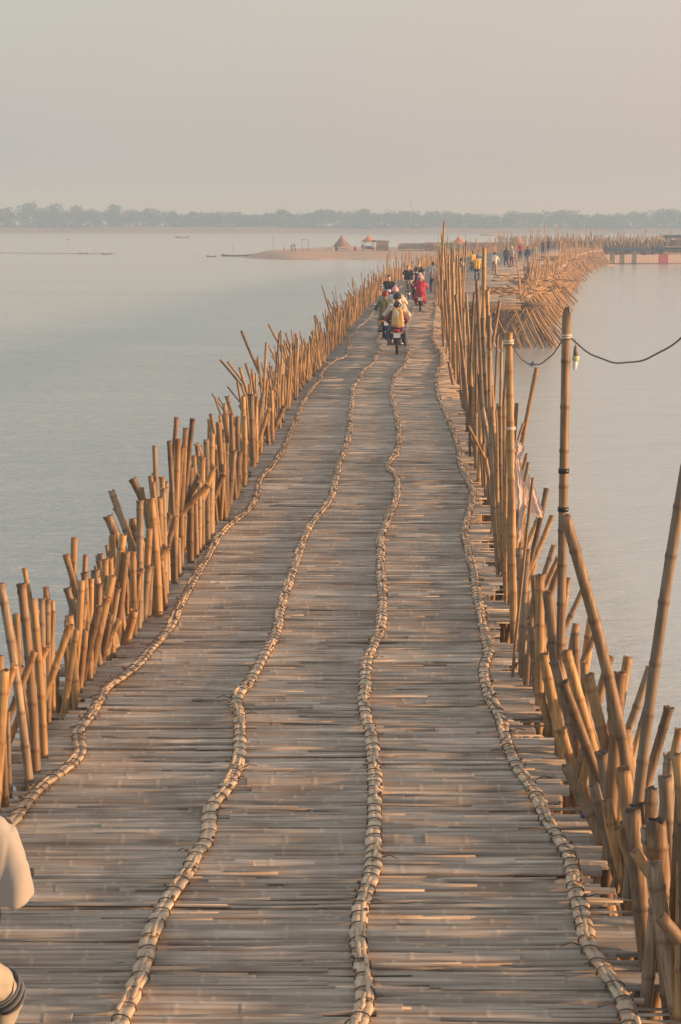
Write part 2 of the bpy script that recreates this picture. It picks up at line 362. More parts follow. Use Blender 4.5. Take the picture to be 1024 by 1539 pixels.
while Y < YEND:
    Ls, Rs = xl(Y) - 0.02, xr(Y) + 0.02
    rag = 0.12 + 0.20 * max(-1, min(1, 2.2 * wob(Y * 4.0))) ; rag2 = -0.12 + 0.20 * max(-1, min(1, 2.2 * wob(Y * 4.7 + 40)))
    a = Ls - 0.06 + rag + random.uniform(-0.10, 0.10); e = Rs + 0.06 + rag2 + random.uniform(-0.12, 0.12)
    if random.random() < 0.05: a -= random.uniform(0.05, 0.2)
    if random.random() < 0.05: e += random.uniform(0.05, 0.2)
    mt = 0.52 + 0.18 * wob(Y * 1.3) + random.gauss(0, 0.19) - (0.45 if random.random() < .06 else 0) - 0.22 * min(1, max(0, (Y - 32) / 30))  # darker with distance: shade of the missing far gaps put into the tint
    cuts = [a]
    if Y < 110:
        k = random.choice((0, 1, 1, 1, 2)); cuts += sorted(random.uniform(a + .4, e - .4) for _ in range(k))
    cuts.append(e)
    for x, x1 in zip(cuts[:-1], cuts[1:]):
        if x1 - x < 0.15: continue
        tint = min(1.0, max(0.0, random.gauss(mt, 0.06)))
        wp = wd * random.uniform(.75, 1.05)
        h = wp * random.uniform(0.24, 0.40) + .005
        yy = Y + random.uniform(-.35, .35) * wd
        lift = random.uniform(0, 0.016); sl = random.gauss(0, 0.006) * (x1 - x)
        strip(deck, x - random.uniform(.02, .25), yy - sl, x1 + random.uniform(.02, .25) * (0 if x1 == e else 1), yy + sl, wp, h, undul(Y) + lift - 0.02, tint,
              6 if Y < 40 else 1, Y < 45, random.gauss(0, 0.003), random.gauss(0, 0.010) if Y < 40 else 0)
    nwd = random.choice((random.uniform(0.035, 0.065), random.uniform(0.06, 0.10), random.uniform(0.09, 0.14))) if Y < 35 else (random.uniform(0.07, 0.14) if Y < 70 else (random.uniform(0.12, 0.2) if Y < 130 else random.uniform(0.25, 0.45)))
    Y += (wd + nwd) * .5 * random.uniform(0.80, 1.03); wd = nwd
for _ in range(1000):
    Y = 8 + 62 * random.random() ** 1.4; x = random.uniform(xl(Y) + .1, xr(Y) - .6); ln = random.uniform(.4, 2.2); x1 = min(x + ln, xr(Y) + .05)
    sl = random.gauss(0, .012) * (x1 - x)
    strip(deck, x, Y - sl, x1, Y + sl, random.uniform(.014, .034), .010, undul(Y) + .014, min(1, max(0, random.gauss(.25, .3))), 3, False, random.gauss(0, .003), random.gauss(0, .012))
# the lateral run far off to the right
X = xl(YEND) - 6
while X < 95:
    b0 = len(deck.v); wd = 0.5
    y0 = 297 + 0.8 * wob(X * .3); y1 = 311.5
    deck.quad((X, y0, 0.0), (X + wd * .92, y0, 0.0), (X + wd * .92, y1, random.uniform(-.02, .02)), (X, y1, 0.0), random.random()); X += wd
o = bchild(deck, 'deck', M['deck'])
# older layer beneath, coloured dark for the shade in the gaps
lb = MB(); Y = 3.0
while Y < 130:
    st = 0.11 if Y < 60 else 0.3
    strip(lb, xl(Y) + random.uniform(0.15, 0.45), Y, xr(Y) - random.uniform(0.15, 0.45), Y + random.gauss(0, .02), st * 0.8, 0.03, undul(Y) - 0.085, random.random(), 2, False)
    Y += st
bchild(lb, 'lower_deck_layer', M['deck_base'])
for k in range(5):
    sb = MB(); pts = []
    Y = 3.0
    while Y < 112:
        f = (k + 0.5) / 5; pts.append((xl(Y) * (1 - f) + xr(Y) * f, Y, -0.22 + undul(Y))); Y += 3
    sb.tube(pts, 0.06, 8); bchild(sb, 'stringer', M['deck_base'])
# binding cords
def resample(pts, step):
    out_ = []; acc = 0.0
    for a, c in zip(pts[:-1], pts[1:]):
        d = (c - a).length; n = max(1, int(d / step))
        for i in range(n): out_.append(a.lerp(c, i / n))
    out_.append(pts[-1]); return out_
for ci, tab in enumerate(CORDS):
    pw = sorted([at_z(x, y, 0.05) for x, y in tab], key=lambda p: p.y)
    first = Vector((pw[0].x, 4.0, 0.05)); pw = [first] + pw
    # Catmull-Rom through the photo points
    sm = []
    for i in range(len(pw) - 1):
        p0 = pw[max(i - 1, 0)]; p1 = pw[i]; p2 = pw[i + 1]; p3 = pw[min(i + 2, len(pw) - 1)]
        d = (p2 - p1).length; n = max(2, int(d / 0.05)) if p1.y < 60 else max(2, int(d / 0.12))
        for j in range(n):
            t = j / n
            sm.append(0.5 * ((2 * p1) + (p2 - p0) * t + (2 * p0 - 5 * p1 + 4 * p2 - p3) * t * t + (3 * p1 - p0 - 3 * p2 + p3) * t ** 3))
    cb = MB(); wb = MB(); R0 = 0.043
    pts = []; rr = []; nd = []; s_ = 0; nxt = 0.1; ties = []; kk = random.uniform(.9, 1.1)
    thin = (ci in (0, 3))
    for i, p in enumerate(sm):
        if i: s_ += (p - sm[i - 1]).length
        if s_ > nxt:
            ties.append((p.copy(), (sm[min(i + 1, len(sm) - 1)] - sm[max(0, i - 1)]).normalized(), p.y))
            nxt = s_ + random.uniform(0.10, 0.19) * (1.0 if p.y < 40 else 1.6)
            kk = random.uniform(0.86, 1.14)
            pts.append(p + Vector((0, 0, undul(p.y) - 0.008))); rr.append(R0 * 0.80); nd.append(0.9)
            continue
        jx = random.gauss(0, 0.004)
        pts.append(p + Vector((jx, 0, undul(p.y)))); rr.append(R0 * kk * (0.92 if thin else 1.06)); nd.append(0)
    cb.tube([p - Vector((0, 0, .012)) for p in pts], [r_ * .86 for r_ in rr], 8, node=nd, flat=0.42, tint=0.5)
    for off in (-0.021, 0.019):
        ph = random.uniform(0, 9); cb.tube([p + Vector((off + .006 * math.sin(q * .13 + ph), 0, .006 + .003 * math.sin(q * .21 + ph) - abs(off) * .25)) for q, p in enumerate(pts)], [r_ * .66 for r_ in rr], 8, node=nd, flat=0.45, tint=random.uniform(.4, 1))
    # loose slivers lying over the bundle
    for i in range(0, len(pts) - 10, 1):
        if random.random() < (0.10 if pts[i].y < 45 else 0.03):
            m_ = random.randint(5, 9); off = random.uniform(-0.03, 0.03)
            seg = [pts[min(i + q, len(pts) - 1)] + Vector((off, 0, 0.024 + random.uniform(0, .006))) for q in range(m_)]
            cb.tube(seg, 0.014, 5, tint=random.random(), flat=0.5)
    co = bchild(cb, 'binding_cord', M['cord'])
    for p, t, y in ties:
        if y > 75: break
        u = Vector((t.y, -t.x, 0)).normalized(); r1 = R0 * 1.03; z0 = undul(y)
        ring = []
        sk = random.uniform(-0.02, 0.02)
        for q in range(9):
            a = math.pi * q / 8
            ring.append(p + u * (math.cos(a) * r1 * 1.12) + Vector((0, sk * math.cos(a), math.sin(a) * r1 * 0.62 + z0 - 0.004 - (0.02 if q in (0, 8) else 0))))
        wb.tube(ring, 0.0042 if y < 30 else 0.0045, 5)
        if random.random() < 0.3:
            q = p + u * (r1 * random.choice((0.9, 1.15, -1.1))) + Vector((0, 0, z0 + 0.03))
            wb.ball(q, (0.014, 0.014, 0.012), 6, 4)
        if random.random() < 0.14 and y < 18:
            sd_ = random.choice((-1, 1, 1)); q = p + u * (r1 * 1.1 * sd_) + Vector((0, 0, z0 + 0.02)); d = Vector((sd_ * random.uniform(.05, .12), random.uniform(-.06, .06), 0.012))
            wb.tube([q, q + d * .5 + Vector((0, 0, .02)), q + d], 0.004, 4)
    wo = wb.build('wire_lashing', M['wire']); wo.parent = co; wo['kind'] = 'stuff'

# ------------------------------------------------------------------ bamboo culm
def culm(b, p0, p1, r, hollow=True, n=10, bend=0.0, node_sp=None, taper=0.88, flare=False, jag=False):
    p0 = Vector(p0); p1 = Vector(p1); d = p1 - p0; L_ = d.length; t = d.normalized()
    u = Vector((t.z, 0, -t.x)); u = u.normalized() if u.length > 1e-4 else Vector((1, 0, 0))
    node_sp = node_sp or random.uniform(0.24, 0.42) * (1 if r > 0.03 else 0.8)
    st = []; s_ = -random.uniform(0, node_sp)
    ss = [(0.0, 1.0, 0.0)]
    s_ += node_sp
    while s_ < L_ - 0.03:
        if s_ > 0.03: ss += [(s_ - 0.022, 1.0, 0.0), (s_ - 0.004, 1.10, 1.0), (s_ + 0.006, 1.09, 0.9), (s_ + 0.024, 0.99, 0.0)]
        s_ += node_sp * random.uniform(0.85, 1.15)
    if flare: ss += [(L_ - 0.06, 1.0, 0.0), (L_ - 0.035, 1.0, 0.4), (L_ - 0.014, 1.12, 0.8), (L_, 1.22, 1.0)]
    else: ss += [(L_ - 0.045, 1.0, 0.0), (L_, 1.0, random.choice((0.2, 0.6, 0.9)))]
    ss.sort()
    pts = []; rr = []; nd = []
    tw = random.uniform(-1, 1) * 0.5
    for s1, k, v in ss:
        q = s1 / L_
        pts.append(p0 + d * q + u * (bend * 4 * q * (1 - q)) ); rr.append(r * k * (1 - (1 - taper) * q)); nd.append(v)
    base = len(b.v)
    b.tube(pts, rr, n, cap=False, node=nd, tint=random.uniform(0.25, 0.95))
    nn = len(pts)
    if jag:
        for j in range(n):
            b.v[base + (nn - 1) * n + j] += t * (0.10 * (0.5 + 0.5 * math.cos(2 * (2 * math.pi * j / n) + 0.6)) + random.uniform(0, .015))
    if hollow:
        for j in range(n): b.v[base + (nn - 1) * n + j] += t * random.uniform(-.008, .008) * (r / .035)
        k0 = base + (nn - 1) * n; c0 = pts[-1]; base2 = len(b.v)
        for dz, f in ((0.0, 0.76), (-0.07, 0.72)):
            for j in range(n):
                vv = b.v[k0 + j]; off = vv - c0; along = off.dot(t)
                b.v.append(c0 + (off - t * along) * f + t * (along + dz)); b.a.append(0.3); b.b.append(0.75)
        for j in range(n):
            j2 = (j + 1) % n
            b.f.append((k0 + j, k0 + j2, base2 + j2, base2 + j)); b.f.append((base2 + j, base2 + j2, base2 + n + j2, base2 + n + j))
        b.f.append(tuple(base2 + n + j for j in range(n)))
    else:
        b.f.append(tuple(base + (nn - 1) * n + j for j in range(n)))
ALLP = []    # dicts: side, base, top, r, mat, label...
def edge_y(side, x):
    tab = LEFT if side == 'left' else RIGHT
    for (xa, ya), (xb, yb) in zip(tab[:-1], tab[1:]):
        lo, hi = min(xa, xb), max(xa, xb)
        if lo <= x <= hi: return ya + (yb - ya) * (x - xa) / (xb - xa)
    if side == 'left': return tab[0][1] + (tab[0][0] - x) * 1.3 if x < tab[0][0] else tab[-1][1]
    return tab[0][1] + (x - tab[0][0]) * 2.0 if x > tab[0][0] else tab[-1][1]
def hp(side, z, x0, y0, x1, y1, wpx, mat='post', lab=None, dY=0.0, low=None, **kw):
    """a post traced from the photo: zoom window z, top (x0,y0), lower point (x1,y1), width in zoom px"""
    ox, oy, s = z
    tx, ty, bx, by = ox + x0 / s, oy + y0 / s, ox + x1 / s, oy + y1 / s
    ye = edge_y(side, bx); hit = False
    outward = (side == 'left' and tx < bx) or (side == 'right' and tx > bx)
    if abs(tx - bx) > 0.10 * abs(ty - by) and outward:
        tb_ = LEFT if side == 'left' else RIGHT
        for i in range(1, 400):           # walk down the line of the culm until it reaches the deck edge
            f = 0.3 + i * 0.02; x_ = tx + (bx - tx) * f; y_ = ty + (by - ty) * f
            sg = 1 if side == 'left' else -1
            if y_ > by - 6 and (y_ - edge_y(side, x_ + sg * 2.0)) > 0: bx, by, ye, hit = x_, y_, y_, True; break
            if f > 6: break
    Yd = at_z(bx, ye, 0).y + dY + (0 if hit else random.uniform(0.0, 0.25))
    B = at_Y(bx, by, Yd); T = at_Y(tx, ty, Yd + kw.pop('tY', 0.0))
    d = (B - T)
    lowz = low if low is not None else (-2.2 if abs(d.x) < 0.10 * abs(d.z) else -0.12)
    if not hit and not outward and low is None: lowz = -2.2 if abs(d.x) < 0.45 * abs(d.z) else -0.35
    if d.z < -0.02 and B.z > lowz:
        B = B + d * ((lowz - B.z) / d.z)
    if outward and not hit and low is None and abs(d.x) > 0.10 * abs(d.z):   # a lashed-on piece, its lower end hidden in the rail
        B = at_Y(bx, by, Yd); dd_ = B - T; ex = xl(Yd) if side == 'left' else xr0(Yd)
        B = B + dd_ * max(0.0, min((ex - B.x) / dd_.x, (-1.5 - B.z) / dd_.z, 4))
        if (side == 'left' and B.x > xl(Yd)) or (side == 'right' and B.x < xr0(Yd)): B.x = xl(Yd) if side == 'left' else xr0(Yd)
    r = 0.5 * wpx / s * Yd / FPX * 1.12
    if mat == 'post' and lab is None and random.random() < .34: mat = random.choice(('post_grey', 'post_dark', 'post_dark'))
    ALLP.append(dict(side=side, B=B, T=T, r=r, mat=mat, lab=lab, kw=kw, Y=Yd, hand=True))
# ---- left side, traced
Z1 = (0, 820, 3.413); Z2 = (130, 560, 3.413); Z3 = (300, 400, 3.657)
for a in [(5,195,85,1130,46,'post_grey'),(110,195,115,1000,50,'post'),(55,405,75,600,30,'post'),(170,275,170,980,42,'post'),(215,270,215,1000,34,'post_grey'),
          (245,275,272,900,38,'post'),(272,280,297,900,26,'post'),(180,330,175,980,44,'post'),(180,540,95,760,38,'post'),(240,520,150,740,36,'post'),
          (360,405,240,680,40,'post'),(345,220,398,395,38,'post_grey'),(355,360,360,520,46,'post'),(395,430,340,850,36,'post'),(440,430,375,750,34,'post'),
          (510,310,425,740,44,'post'),(550,265,475,720,44,'post'),(570,350,500,690,32,'post'),(605,220,545,560,32,'post'),(615,380,540,540,34,'post'),
          (650,35,600,440,36,'post'),(685,40,690,300,26,'post'),(690,330,620,545,46,'post'),(435,140,450,320,38,'post'),(420,180,447,310,36,'post_grey'),
          (467,170,465,400,32,'post'),(515,40,545,150,36,'post'),(510,75,535,200,36,'post_grey'),(565,60,562,200,34,'post'),(540,70,545,270,36,'post'),
          (492,125,518,230,38,'post_grey'),(572,110,560,260,38,'post'),(578,155,540,330,44,'post'),(510,195,508,330,38,'post_dark'),(435,290,428,430,42,'post'),
          (22,640,0,880,60,'post'),(75,610,5,850,36,'post'),(0,565,10,740,40,'post'),(10,790,20,1260,38,'post'),(38,850,52,1130,32,'post'),(-6,850,5,1310,32,'post'),
          (575,440,570,590,32,'post'),(722,120,720,470,40,'post_grey'),(765,100,745,340,36,'post'),(845,10,800,110,34,'post_grey'),(140,430,145,990,26,'post'),
          (720,140,700,240,24,'post'),(820,90,812,270,28,'post_grey'),(850,20,852,210,26,'post'),(885,-20,885,120,28,'post'),(915,-40,912,110,28,'post_grey')]:
    hp('left', Z1, *a[:5], mat=a[5], flare=random.random() < .55)
for a in [(350,375,372,700,26,'post_grey'),(425,350,432,940,26,'post'),(463,228,458,360,24,'post'),(470,340,445,980,32,'post'),(510,285,512,480,30,'post'),(545,235,508,880,26,'post_dark'),
          (490,380,472,990,32,'post'),(615,345,620,780,30,'post'),(645,310,655,740,32,'post'),(565,365,600,440,30,'post_grey'),(678,255,692,400,30,'post'),(697,350,697,720,30,'post'),
          (712,215,745,395,38,'post'),(742,210,758,400,24,'post'),(758,400,735,700,32,'post'),(785,405,765,660,36,'post'),(845,110,855,430,30,'post'),(908,105,870,300,26,'post'),
          (805,120,808,380,24,'post'),(775,225,775,420,24,'post'),(812,225,800,490,24,'post'),(235,545,305,670,40,'post'),(128,605,172,710,36,'post_grey'),(152,690,245,900,36,'post'),
          (110,735,165,870,50,'post'),(275,655,282,1160,36,'post_grey'),(330,645,325,1140,44,'post'),(340,720,318,1190,40,'post'),(342,560,352,660,26,'post'),(388,535,392,700,30,'post'),
          (412,560,404,1100,24,'post'),(395,595,385,1130,30,'post'),(375,640,368,1150,34,'post'),(430,725,385,880,36,'post_dark'),(460,735,405,940,32,'post'),(412,890,345,1000,42,'post'),
          (328,992,308,1229,40,'post'),(205,920,168,1229,44,'post'),(240,920,238,1229,30,'post'),(190,830,160,1050,40,'post'),(240,750,268,830,32,'post'),(582,530,520,650,36,'post_dark'),
          (625,575,510,710,32,'post'),(655,480,610,600,30,'post'),(702,520,668,620,32,'post_dark'),(552,425,560,780,26,'post'),(595,435,600,790,32,'post'),(535,480,535,850,36,'post'),
          (580,560,582,840,28,'post_grey'),(716,420,722,690,26,'post'),(825,370,818,560,24,'post'),(900,230,905,400,24,'post'),(870,150,862,440,22,'post'),(925,240,935,380,24,'post'),
          (950,90,945,330,20,'post'),(985,60,985,250,20,'post'),(722,120,765,240,24,'post'),(890,50,915,110,22,'post'),(940,180,900,330,24,'post'),(1015,170,960,290,26,'post'),(640,470,640,760,26,'post_grey')]:
    hp('left', Z2, *a[:5], mat=a[5], flare=random.random() < .5)
thinlab = {0: 'long thin pole tilting far out over the left rail, longest leaning stick', 1: 'thin stick leaning out to the left, upper one of the crossed pair', 2: 'thin stick leaning out left, lower partner of the crossed pair',
           3: 'slim long stick slanting left above the middle of the left rail', 4: 'dark crooked stick crossing the slanting one over the left rail', 6: 'solitary slim stick tilting left near where the left rail meets the riders',
           7: 'bent grey twig sticking out at lower left of the dense rail part'}
for i, a in enumerate([(230,355,385,685,15,'post_dark'),(115,515,270,710,13,'post'),(155,525,280,700,13,'post'),(380,320,500,520,12,'post'),(440,365,415,680,11,'post_dark'),(528,370,533,520,9,'post_dark'),
          (695,178,740,330,10,'post'),(68,700,148,812,9,'post_dark'),(155,663,222,738,9,'post_dark'),(102,720,160,800,8,'post_dark'),(330,632,360,695,15,'post'),(390,460,455,585,8,'post_dark'),
          (370,560,390,700,12,'post_grey'),(385,550,410,690,12,'post_grey'),(475,425,520,540,11,'post'),(495,425,530,500,10,'post'),(455,430,500,540,10,'post'),(590,425,615,480,9,'post_dark'),
          (615,362,640,420,12,'post'),(640,322,650,420,14,'post'),(420,470,460,590,9,'post')]):
    hp('left', Z3, *a[:5], mat=a[5], lab=thinlab.get(i))
# ---- right side, traced
Z5 = (640, 500, 4.655); Z6 = (700, 440, 3.16); Z7 = (724, 820, 3.413); Z8 = (724, 1150, 3.413); Z0 = (0, 0, 1.0)
hp('right', Z0, 851.5, 482, 843, 968, 13.5, 'post_dark', 'tall dark pole with two black tape bands carrying the cable and hanging bulb', jag=True, hollow=False, dY=-0.4, bend=0.0)
TALL = ALLP[-1]
hp('right', Z0, 849, 774, 915, 1130, 17.5, 'post_dark', 'thick brown culm leaning against the foot of the taped tall pole', dY=-1.2, low=-1.0)
hp('right', Z0, 1031, 700, 962, 1215, 17.0, 'post_grey', 'long pole slanting up out of the picture at the right edge', dY=-0.9, low=9)
hp('right', Z0, 765, 500, 771, 860, 11.5, 'post', 'tall golden pole with white rope tied near its top beside the pale cloth', dY=0.0, bend=0.0)
ROPEP = ALLP[-1]
for a in [(728,372,722,545,6.5,'post','tall pole leaning slightly right above the passing platform, thickest of that bunch'),(717,420,724,545,6,'post_grey',None),(732,436,741,560,6.5,'post','pole with white rope tied at the top beside the passing platform'),
          (713,440,714,560,4,'post_dark',None),(685,443,706,640,5,'post_dark','dark slanting pole crossing the right rail below the passing platform'),(668,333,672,500,3.2,'post','tallest slender pole of the right rail, its tip rising above the far bank'),
          (664,352,667,500,2.6,'post',None),(675,383,678,540,3.4,'post',None),(681,394,684,540,3.6,'post',None),(690,400,690,560,4,'post',None),(697,470,699,600,4,'post_grey',None)]:
    hp('right', Z0, *a[:5], mat=a[5], lab=a[6])
for a in [(355,-60,362,400,17,'post_dark'),(398,-100,442,560,34,'post'),(448,-120,535,1180,27,'post'),(268,300,305,650,22,'post_grey'),(160,200,225,430,22,'post'),(300,650,412,840,18,'post'),(395,520,455,870,34,'post'),
          (418,880,480,1250,30,'post'),(683,632,640,780,18,'post'),(708,845,672,960,22,'post'),(718,905,690,1040,26,'post'),(750,1015,735,1180,22,'post'),(845,1090,800,1260,36,'post_dark'),(838,1175,745,1396,36,'post'),
          (885,1278,805,1450,38,'post'),(520,515,530,900,28,'post'),(550,515,552,1000,26,'post'),(560,1000,560,1300,36,'post'),(485,980,488,1140,32,'post_grey'),(370,290,390,500,24,'post'),(330,380,345,700,24,'post'),
          (300,380,300,640,20,'post_dark'),(240,400,262,600,22,'post_grey'),(350,560,365,980,30,'post_grey'),(400,780,405,1000,24,'post_grey'),(310,700,345,900,14,'post_dark'),(440,640,450,900,26,'post'),(500,700,512,1000,28,'post'),
          (722,1110,690,1300,26,'post'),(575,540,580,900,22,'post'),(470,620,475,1000,24,'post_grey'),(205,430,200,510,14,'post'),(215,60,222,240,16,'post'),(150,100,160,330,16,'post'),(190,-20,200,250,14,'post')]:
    hp('right', Z5, *a[:5], mat=a[5], flare=random.random() < .5)
for a in [(195,15,190,650,44,'post_grey'),(235,20,232,620,34,'post'),(300,150,300,560,48,'post'),(340,235,352,620,46,'post'),(545,170,435,390,30,'post'),(445,165,425,300,28,'post'),(372,0,300,200,32,'post'),(395,60,330,220,28,'post'),
          (585,455,510,620,32,'post'),(405,515,410,760,58,'post_grey'),(432,540,600,1130,58,'post'),(315,555,440,1040,56,'post'),(372,595,470,960,50,'post_grey'),(418,700,625,1229,55,'post_dark'),(475,710,610,1080,46,'post_grey'),
          (545,660,650,1070,60,'post'),(618,1060,660,1229,70,'post_grey'),(658,570,605,760,46,'post'),(752,570,715,900,52,'post'),(712,650,700,960,66,'post'),(865,620,745,930,44,'post_grey'),(867,745,785,1040,32,'post'),
          (962,830,875,1120,52,'post_dark'),(735,935,745,1200,76,'post'),(1015,940,985,1080,42,'post'),(970,1070,955,1229,68,'post_grey'),(410,940,490,1229,50,'post'),(305,760,345,1000,38,'post'),(280,590,280,860,38,'post_grey'),
          (238,560,245,790,36,'post_dark'),(478,450,485,700,48,'post_dark'),(525,600,540,760,40,'post'),(250,390,262,600,34,'post_grey'),(340,240,345,420,60,'post_dark'),(270,230,275,500,30,'post')]:
    hp('right', Z7, *a[:5], mat=a[5], flare=random.random() < .55)
for a in [(722,20,800,560,88,'post'),(895,285,985,1130,110,'post_dark'),(575,100,700,480,60,'post_grey'),(430,0,640,440,58,'post_grey'),(985,-10,930,470,72,'post_grey'),(770,230,905,1150,96,'post_dark'),(860,320,965,1200,100,'post_grey'),(1040,300,1045,1150,84,'post_dark'),(700,320,880,900,62,'post'),(1000,-60,1060,700,60,'post'),(940,60,960,700,76,'post_grey'),(880,500,1000,1190,90,'post_grey'),(1045,500,1030,1180,96,'post'),(965,620,985,1170,84,'post_dark'),(800,200,860,1140,91,'post_dark'),(1030,560,1010,1100,70,'post_dark'),(640,180,740,560,56,'post'),(870,120,880,420,70,'post_dark'),(1020,120,1000,500,56,'post_dark')]:
    hp('right', Z8, *a[:5], mat=a[5], flare=False)
hp('right', Z8, 785, 440, 890, 590, 62, 'post', 'short stub lashed diagonally low down in the right corner clump', dY=-0.45, low=9)
hp('right', Z8, 915, 775, 1015, 900, 72, 'post', 'lowest pale-ended stub lashed across the right corner clump', dY=-0.5, low=9)
NHAND = len(ALLP)
# ---- the dense rails, farther on
def pfill(side, Y0, Y1, step, hfun, off=(0.02, 0.30), rr=(0.024, 0.042)):
    Y = Y0
    while Y < Y1:
        x = (xl(Y) - random.uniform(*off)) if side == 'left' else (xr(Y) + random.uniform(*off))
        h, lean = hfun(Y)
        k = max(-0.07, lean) * (1 if side == 'right' else -1)
        T = Vector((x + k * h, Y + random.gauss(0, 0.05), h)); B = Vector((x - k * 2.15, Y, -2.15))
        ALLP.append(dict(side=side, B=B, T=T, r=random.uniform(*rr), mat=random.choice(['post', 'post', 'post', 'post_grey', 'post_dark']), lab=None, kw={}, Y=Y, hand=False))
        Y += step * random.uniform(0.3, 1.7)
def hl(Y): return (max(0.4, random.gauss(0.92 if Y < 50 else .78, 0.20)) + (0.5 if random.random() < .07 else 0), random.gauss(0.05, 0.12) + (random.uniform(.2, .5) if random.random() < .08 else 0))
def hr(Y): return (max(0.5, random.gauss(1.0, 0.25)) + (random.uniform(.6, 1.6) if random.random() < .12 else 0), random.gauss(0.02, 0.10))
def hr2(Y): return (max(0.9, random.gauss(1.9, 0.45)) + (0.8 if random.random() < .1 else 0), random.gauss(0.0, 0.04))
pfill('left', 12, 27, 0.30, lambda Y: (random.gauss(.70, .2), random.gauss(0, .14)), rr=(.028, .044))
pfill('left', 12, 30, 0.24, lambda Y: (random.gauss(.65, .22), random.gauss(.05, .1)), off=(.18, .5), rr=(.026, .042))
pfill('left', 26, 118, 0.13, hl, rr=(.018, .035))
pfill('right', 10, 26, 0.24, lambda Y: (random.gauss(.45, .2), random.gauss(.06, .14)), rr=(.03, .046))
pfill('right', 26, 52, 0.20, hr)
pfill('right', 52, 97, 0.17, hr2, rr=(.022, .036))
def ordn(n):
    return '%d%s' % (n, 'th' if 10 <= n % 100 <= 20 else {1: 'st', 2: 'nd', 3: 'rd'}.get(n % 10, 'th'))
hand = ALLP[:NHAND]; rest = sorted(ALLP[NHAND:], key=lambda d: d['Y'])
NSOLO = 292 - NHAND
solo = hand + rest[:NSOLO]; mass = rest[NSOLO:]
for side in ('left', 'right'):
    k = 0
    for d in sorted([d for d in solo if d['side'] == side], key=lambda d: d['Y']):
        k += 1
        if d['lab']: continue
        dx = d['T'].x - d['B'].x; dz = abs(d['T'].z - max(d['B'].z, 0)) + 0.01
        dd = d['T'] - d['B']; ln = dd.x / max(0.1, abs(dd.z))
        lean = 'left-leaning' if ln < -0.16 else ('right-leaning' if ln > 0.16 else 'upright')
        hgt = d['T'].z; size = 'short' if hgt < 0.6 else ('tall' if hgt > 1.4 else 'waist-high')
        colr = {'post': 'golden', 'post_grey': 'greyish', 'post_dark': 'dark brown'}[d['mat']]
        d['lab'] = '%s %s %s bamboo post, %s along the %s rail from the nearest corner' % (size, lean, colr, ordn(k), side)
post_objs = []
for d in solo:
    b = MB(); B, T = d['B'], d['T']
    near = d['Y'] < 35
    culm(b, Vector((0, 0, 0)), T - B, d['r'], n=12 if near else 8, **{'bend': random.gauss(0, 0.012) * (T - B).length, **d['kw']})
    o = b.build('bamboo_post', M[d['mat']], None, True, loc=B)
    tag(o, d['lab'], 'bamboo post', 'bamboo posts along the %s rail' % d['side']); d['obj'] = o
def mass_obj(lst, name, label, cat, mat='post'):
    b = MB()
    for d in lst: culm(b, d['B'], d['T'], d['r'], n=6, hollow=False, node_sp=0.9)
    return tag(b.build(name, M[mat]), label, cat, kind='stuff')
for side in ('left', 'right'):
    mass_obj([d for d in mass if d['side'] == side], 'distant_rail_posts', 'dense far continuation of the %s rail of thin bamboo posts' % side, 'bamboo posts')
# parts of the special poles
def ring_on(d, f, r_k, h, mat, name, nloop=1):
    B, T = d['B'], d['T']; t = (T - B).normalized(); p = (T - B) * f; b = MB()
    for i in range(nloop):
        q = p + t * (i * h * 1.8); tl = Vector((0, 0.0, 0.0))
        b.tube([q - t * h / 2, q + t * h / 2], d['r'] * r_k, 12)
    o = b.build(name, mat); o.parent = d['obj']; return o
def frac_at(d, ypx):
    best = 0; bd = 1e9
    for i in range(400):
        f = i / 399; p = d['B'].lerp(d['T'], f); v = p - CP; yy = 769.5 - FPX * v.dot(UP) / v.dot(FW)
        if abs(yy - ypx) < bd: bd = abs(yy - ypx); best = f
    return best
ring_on(TALL, frac_at(TALL, 707), 1.10, 0.035, M['tape'], 'tape_band')
ring_on(TALL, frac_at(TALL, 766), 1.10, 0.035, M['tape'], 'tape_band')
ring_on(TALL, frac_at(TALL, 507), 1.13, 0.010, M['rope'], 'rope_tie', 2)
ring_on(ROPEP, frac_at(ROPEP, 515), 1.15, 0.014, M['rope'], 'rope_tie', 2)
ring_on(ROPEP, frac_at(ROPEP, 643), 1.22, 0.03, M['cloth'], 'cloth_tie', 1)
# ------------------------------------------------------------------ cables, bulb, cloth
def cabl(name, pts, sag, r, mat, label, twist=True, cat='cable'):
    b = MB(); seq = []
    for a, c in zip(pts[:-1], pts[1:]):
        n = 24
        for i in range(n):
            t = i / n; p = a.lerp(c, t); p.z -= sag * 4 * t * (1 - t)
            p += Vector((0, 0, r * 0.6 * math.sin(len(seq) * 1.3))); seq.append(p)
    seq.append(pts[-1]); b.tube(seq, r, 6)
    return tag(b.build(name, mat), label, cat)
def on(d, ypx, dx=0.0):
    p = d['B'].lerp(d['T'], frac_at(d, ypx)); return p + Vector((dx, 0, 0))
tp = on(TALL, 506, 0.03)
cabl('power_cable', [tp, at_Y(1075, 455, tp.y - 2.5)], 0.27, 0.0062, M['cable'], 'brown twisted cable sagging from the taped pole to the right edge')
rp = on(ROPEP, 515, 0.0)
cabl('power_cable', [on(TALL, 511, -.02), rp + Vector((.02, 0, 0))], 0.20, 0.0058, M['cable'], 'twisted cable hanging between the taped pole and the rope-tied golden pole')
q1 = at_Y(735, 455, 60.0); q2 = at_Y(727, 405, 64)
cabl('white_rope', [rp, q1], 0.55, 0.011, M['rope'], 'white rope running back from the golden pole towards the passing platform', cat='rope')
cabl('white_rope', [at_Y(731, 452, 60), at_Y(727, 402, 64), at_Y(688, 400, 70)], 0.25, 0.012, M['rope'], 'white rope end strung between the tall poles above the platform', cat='rope')
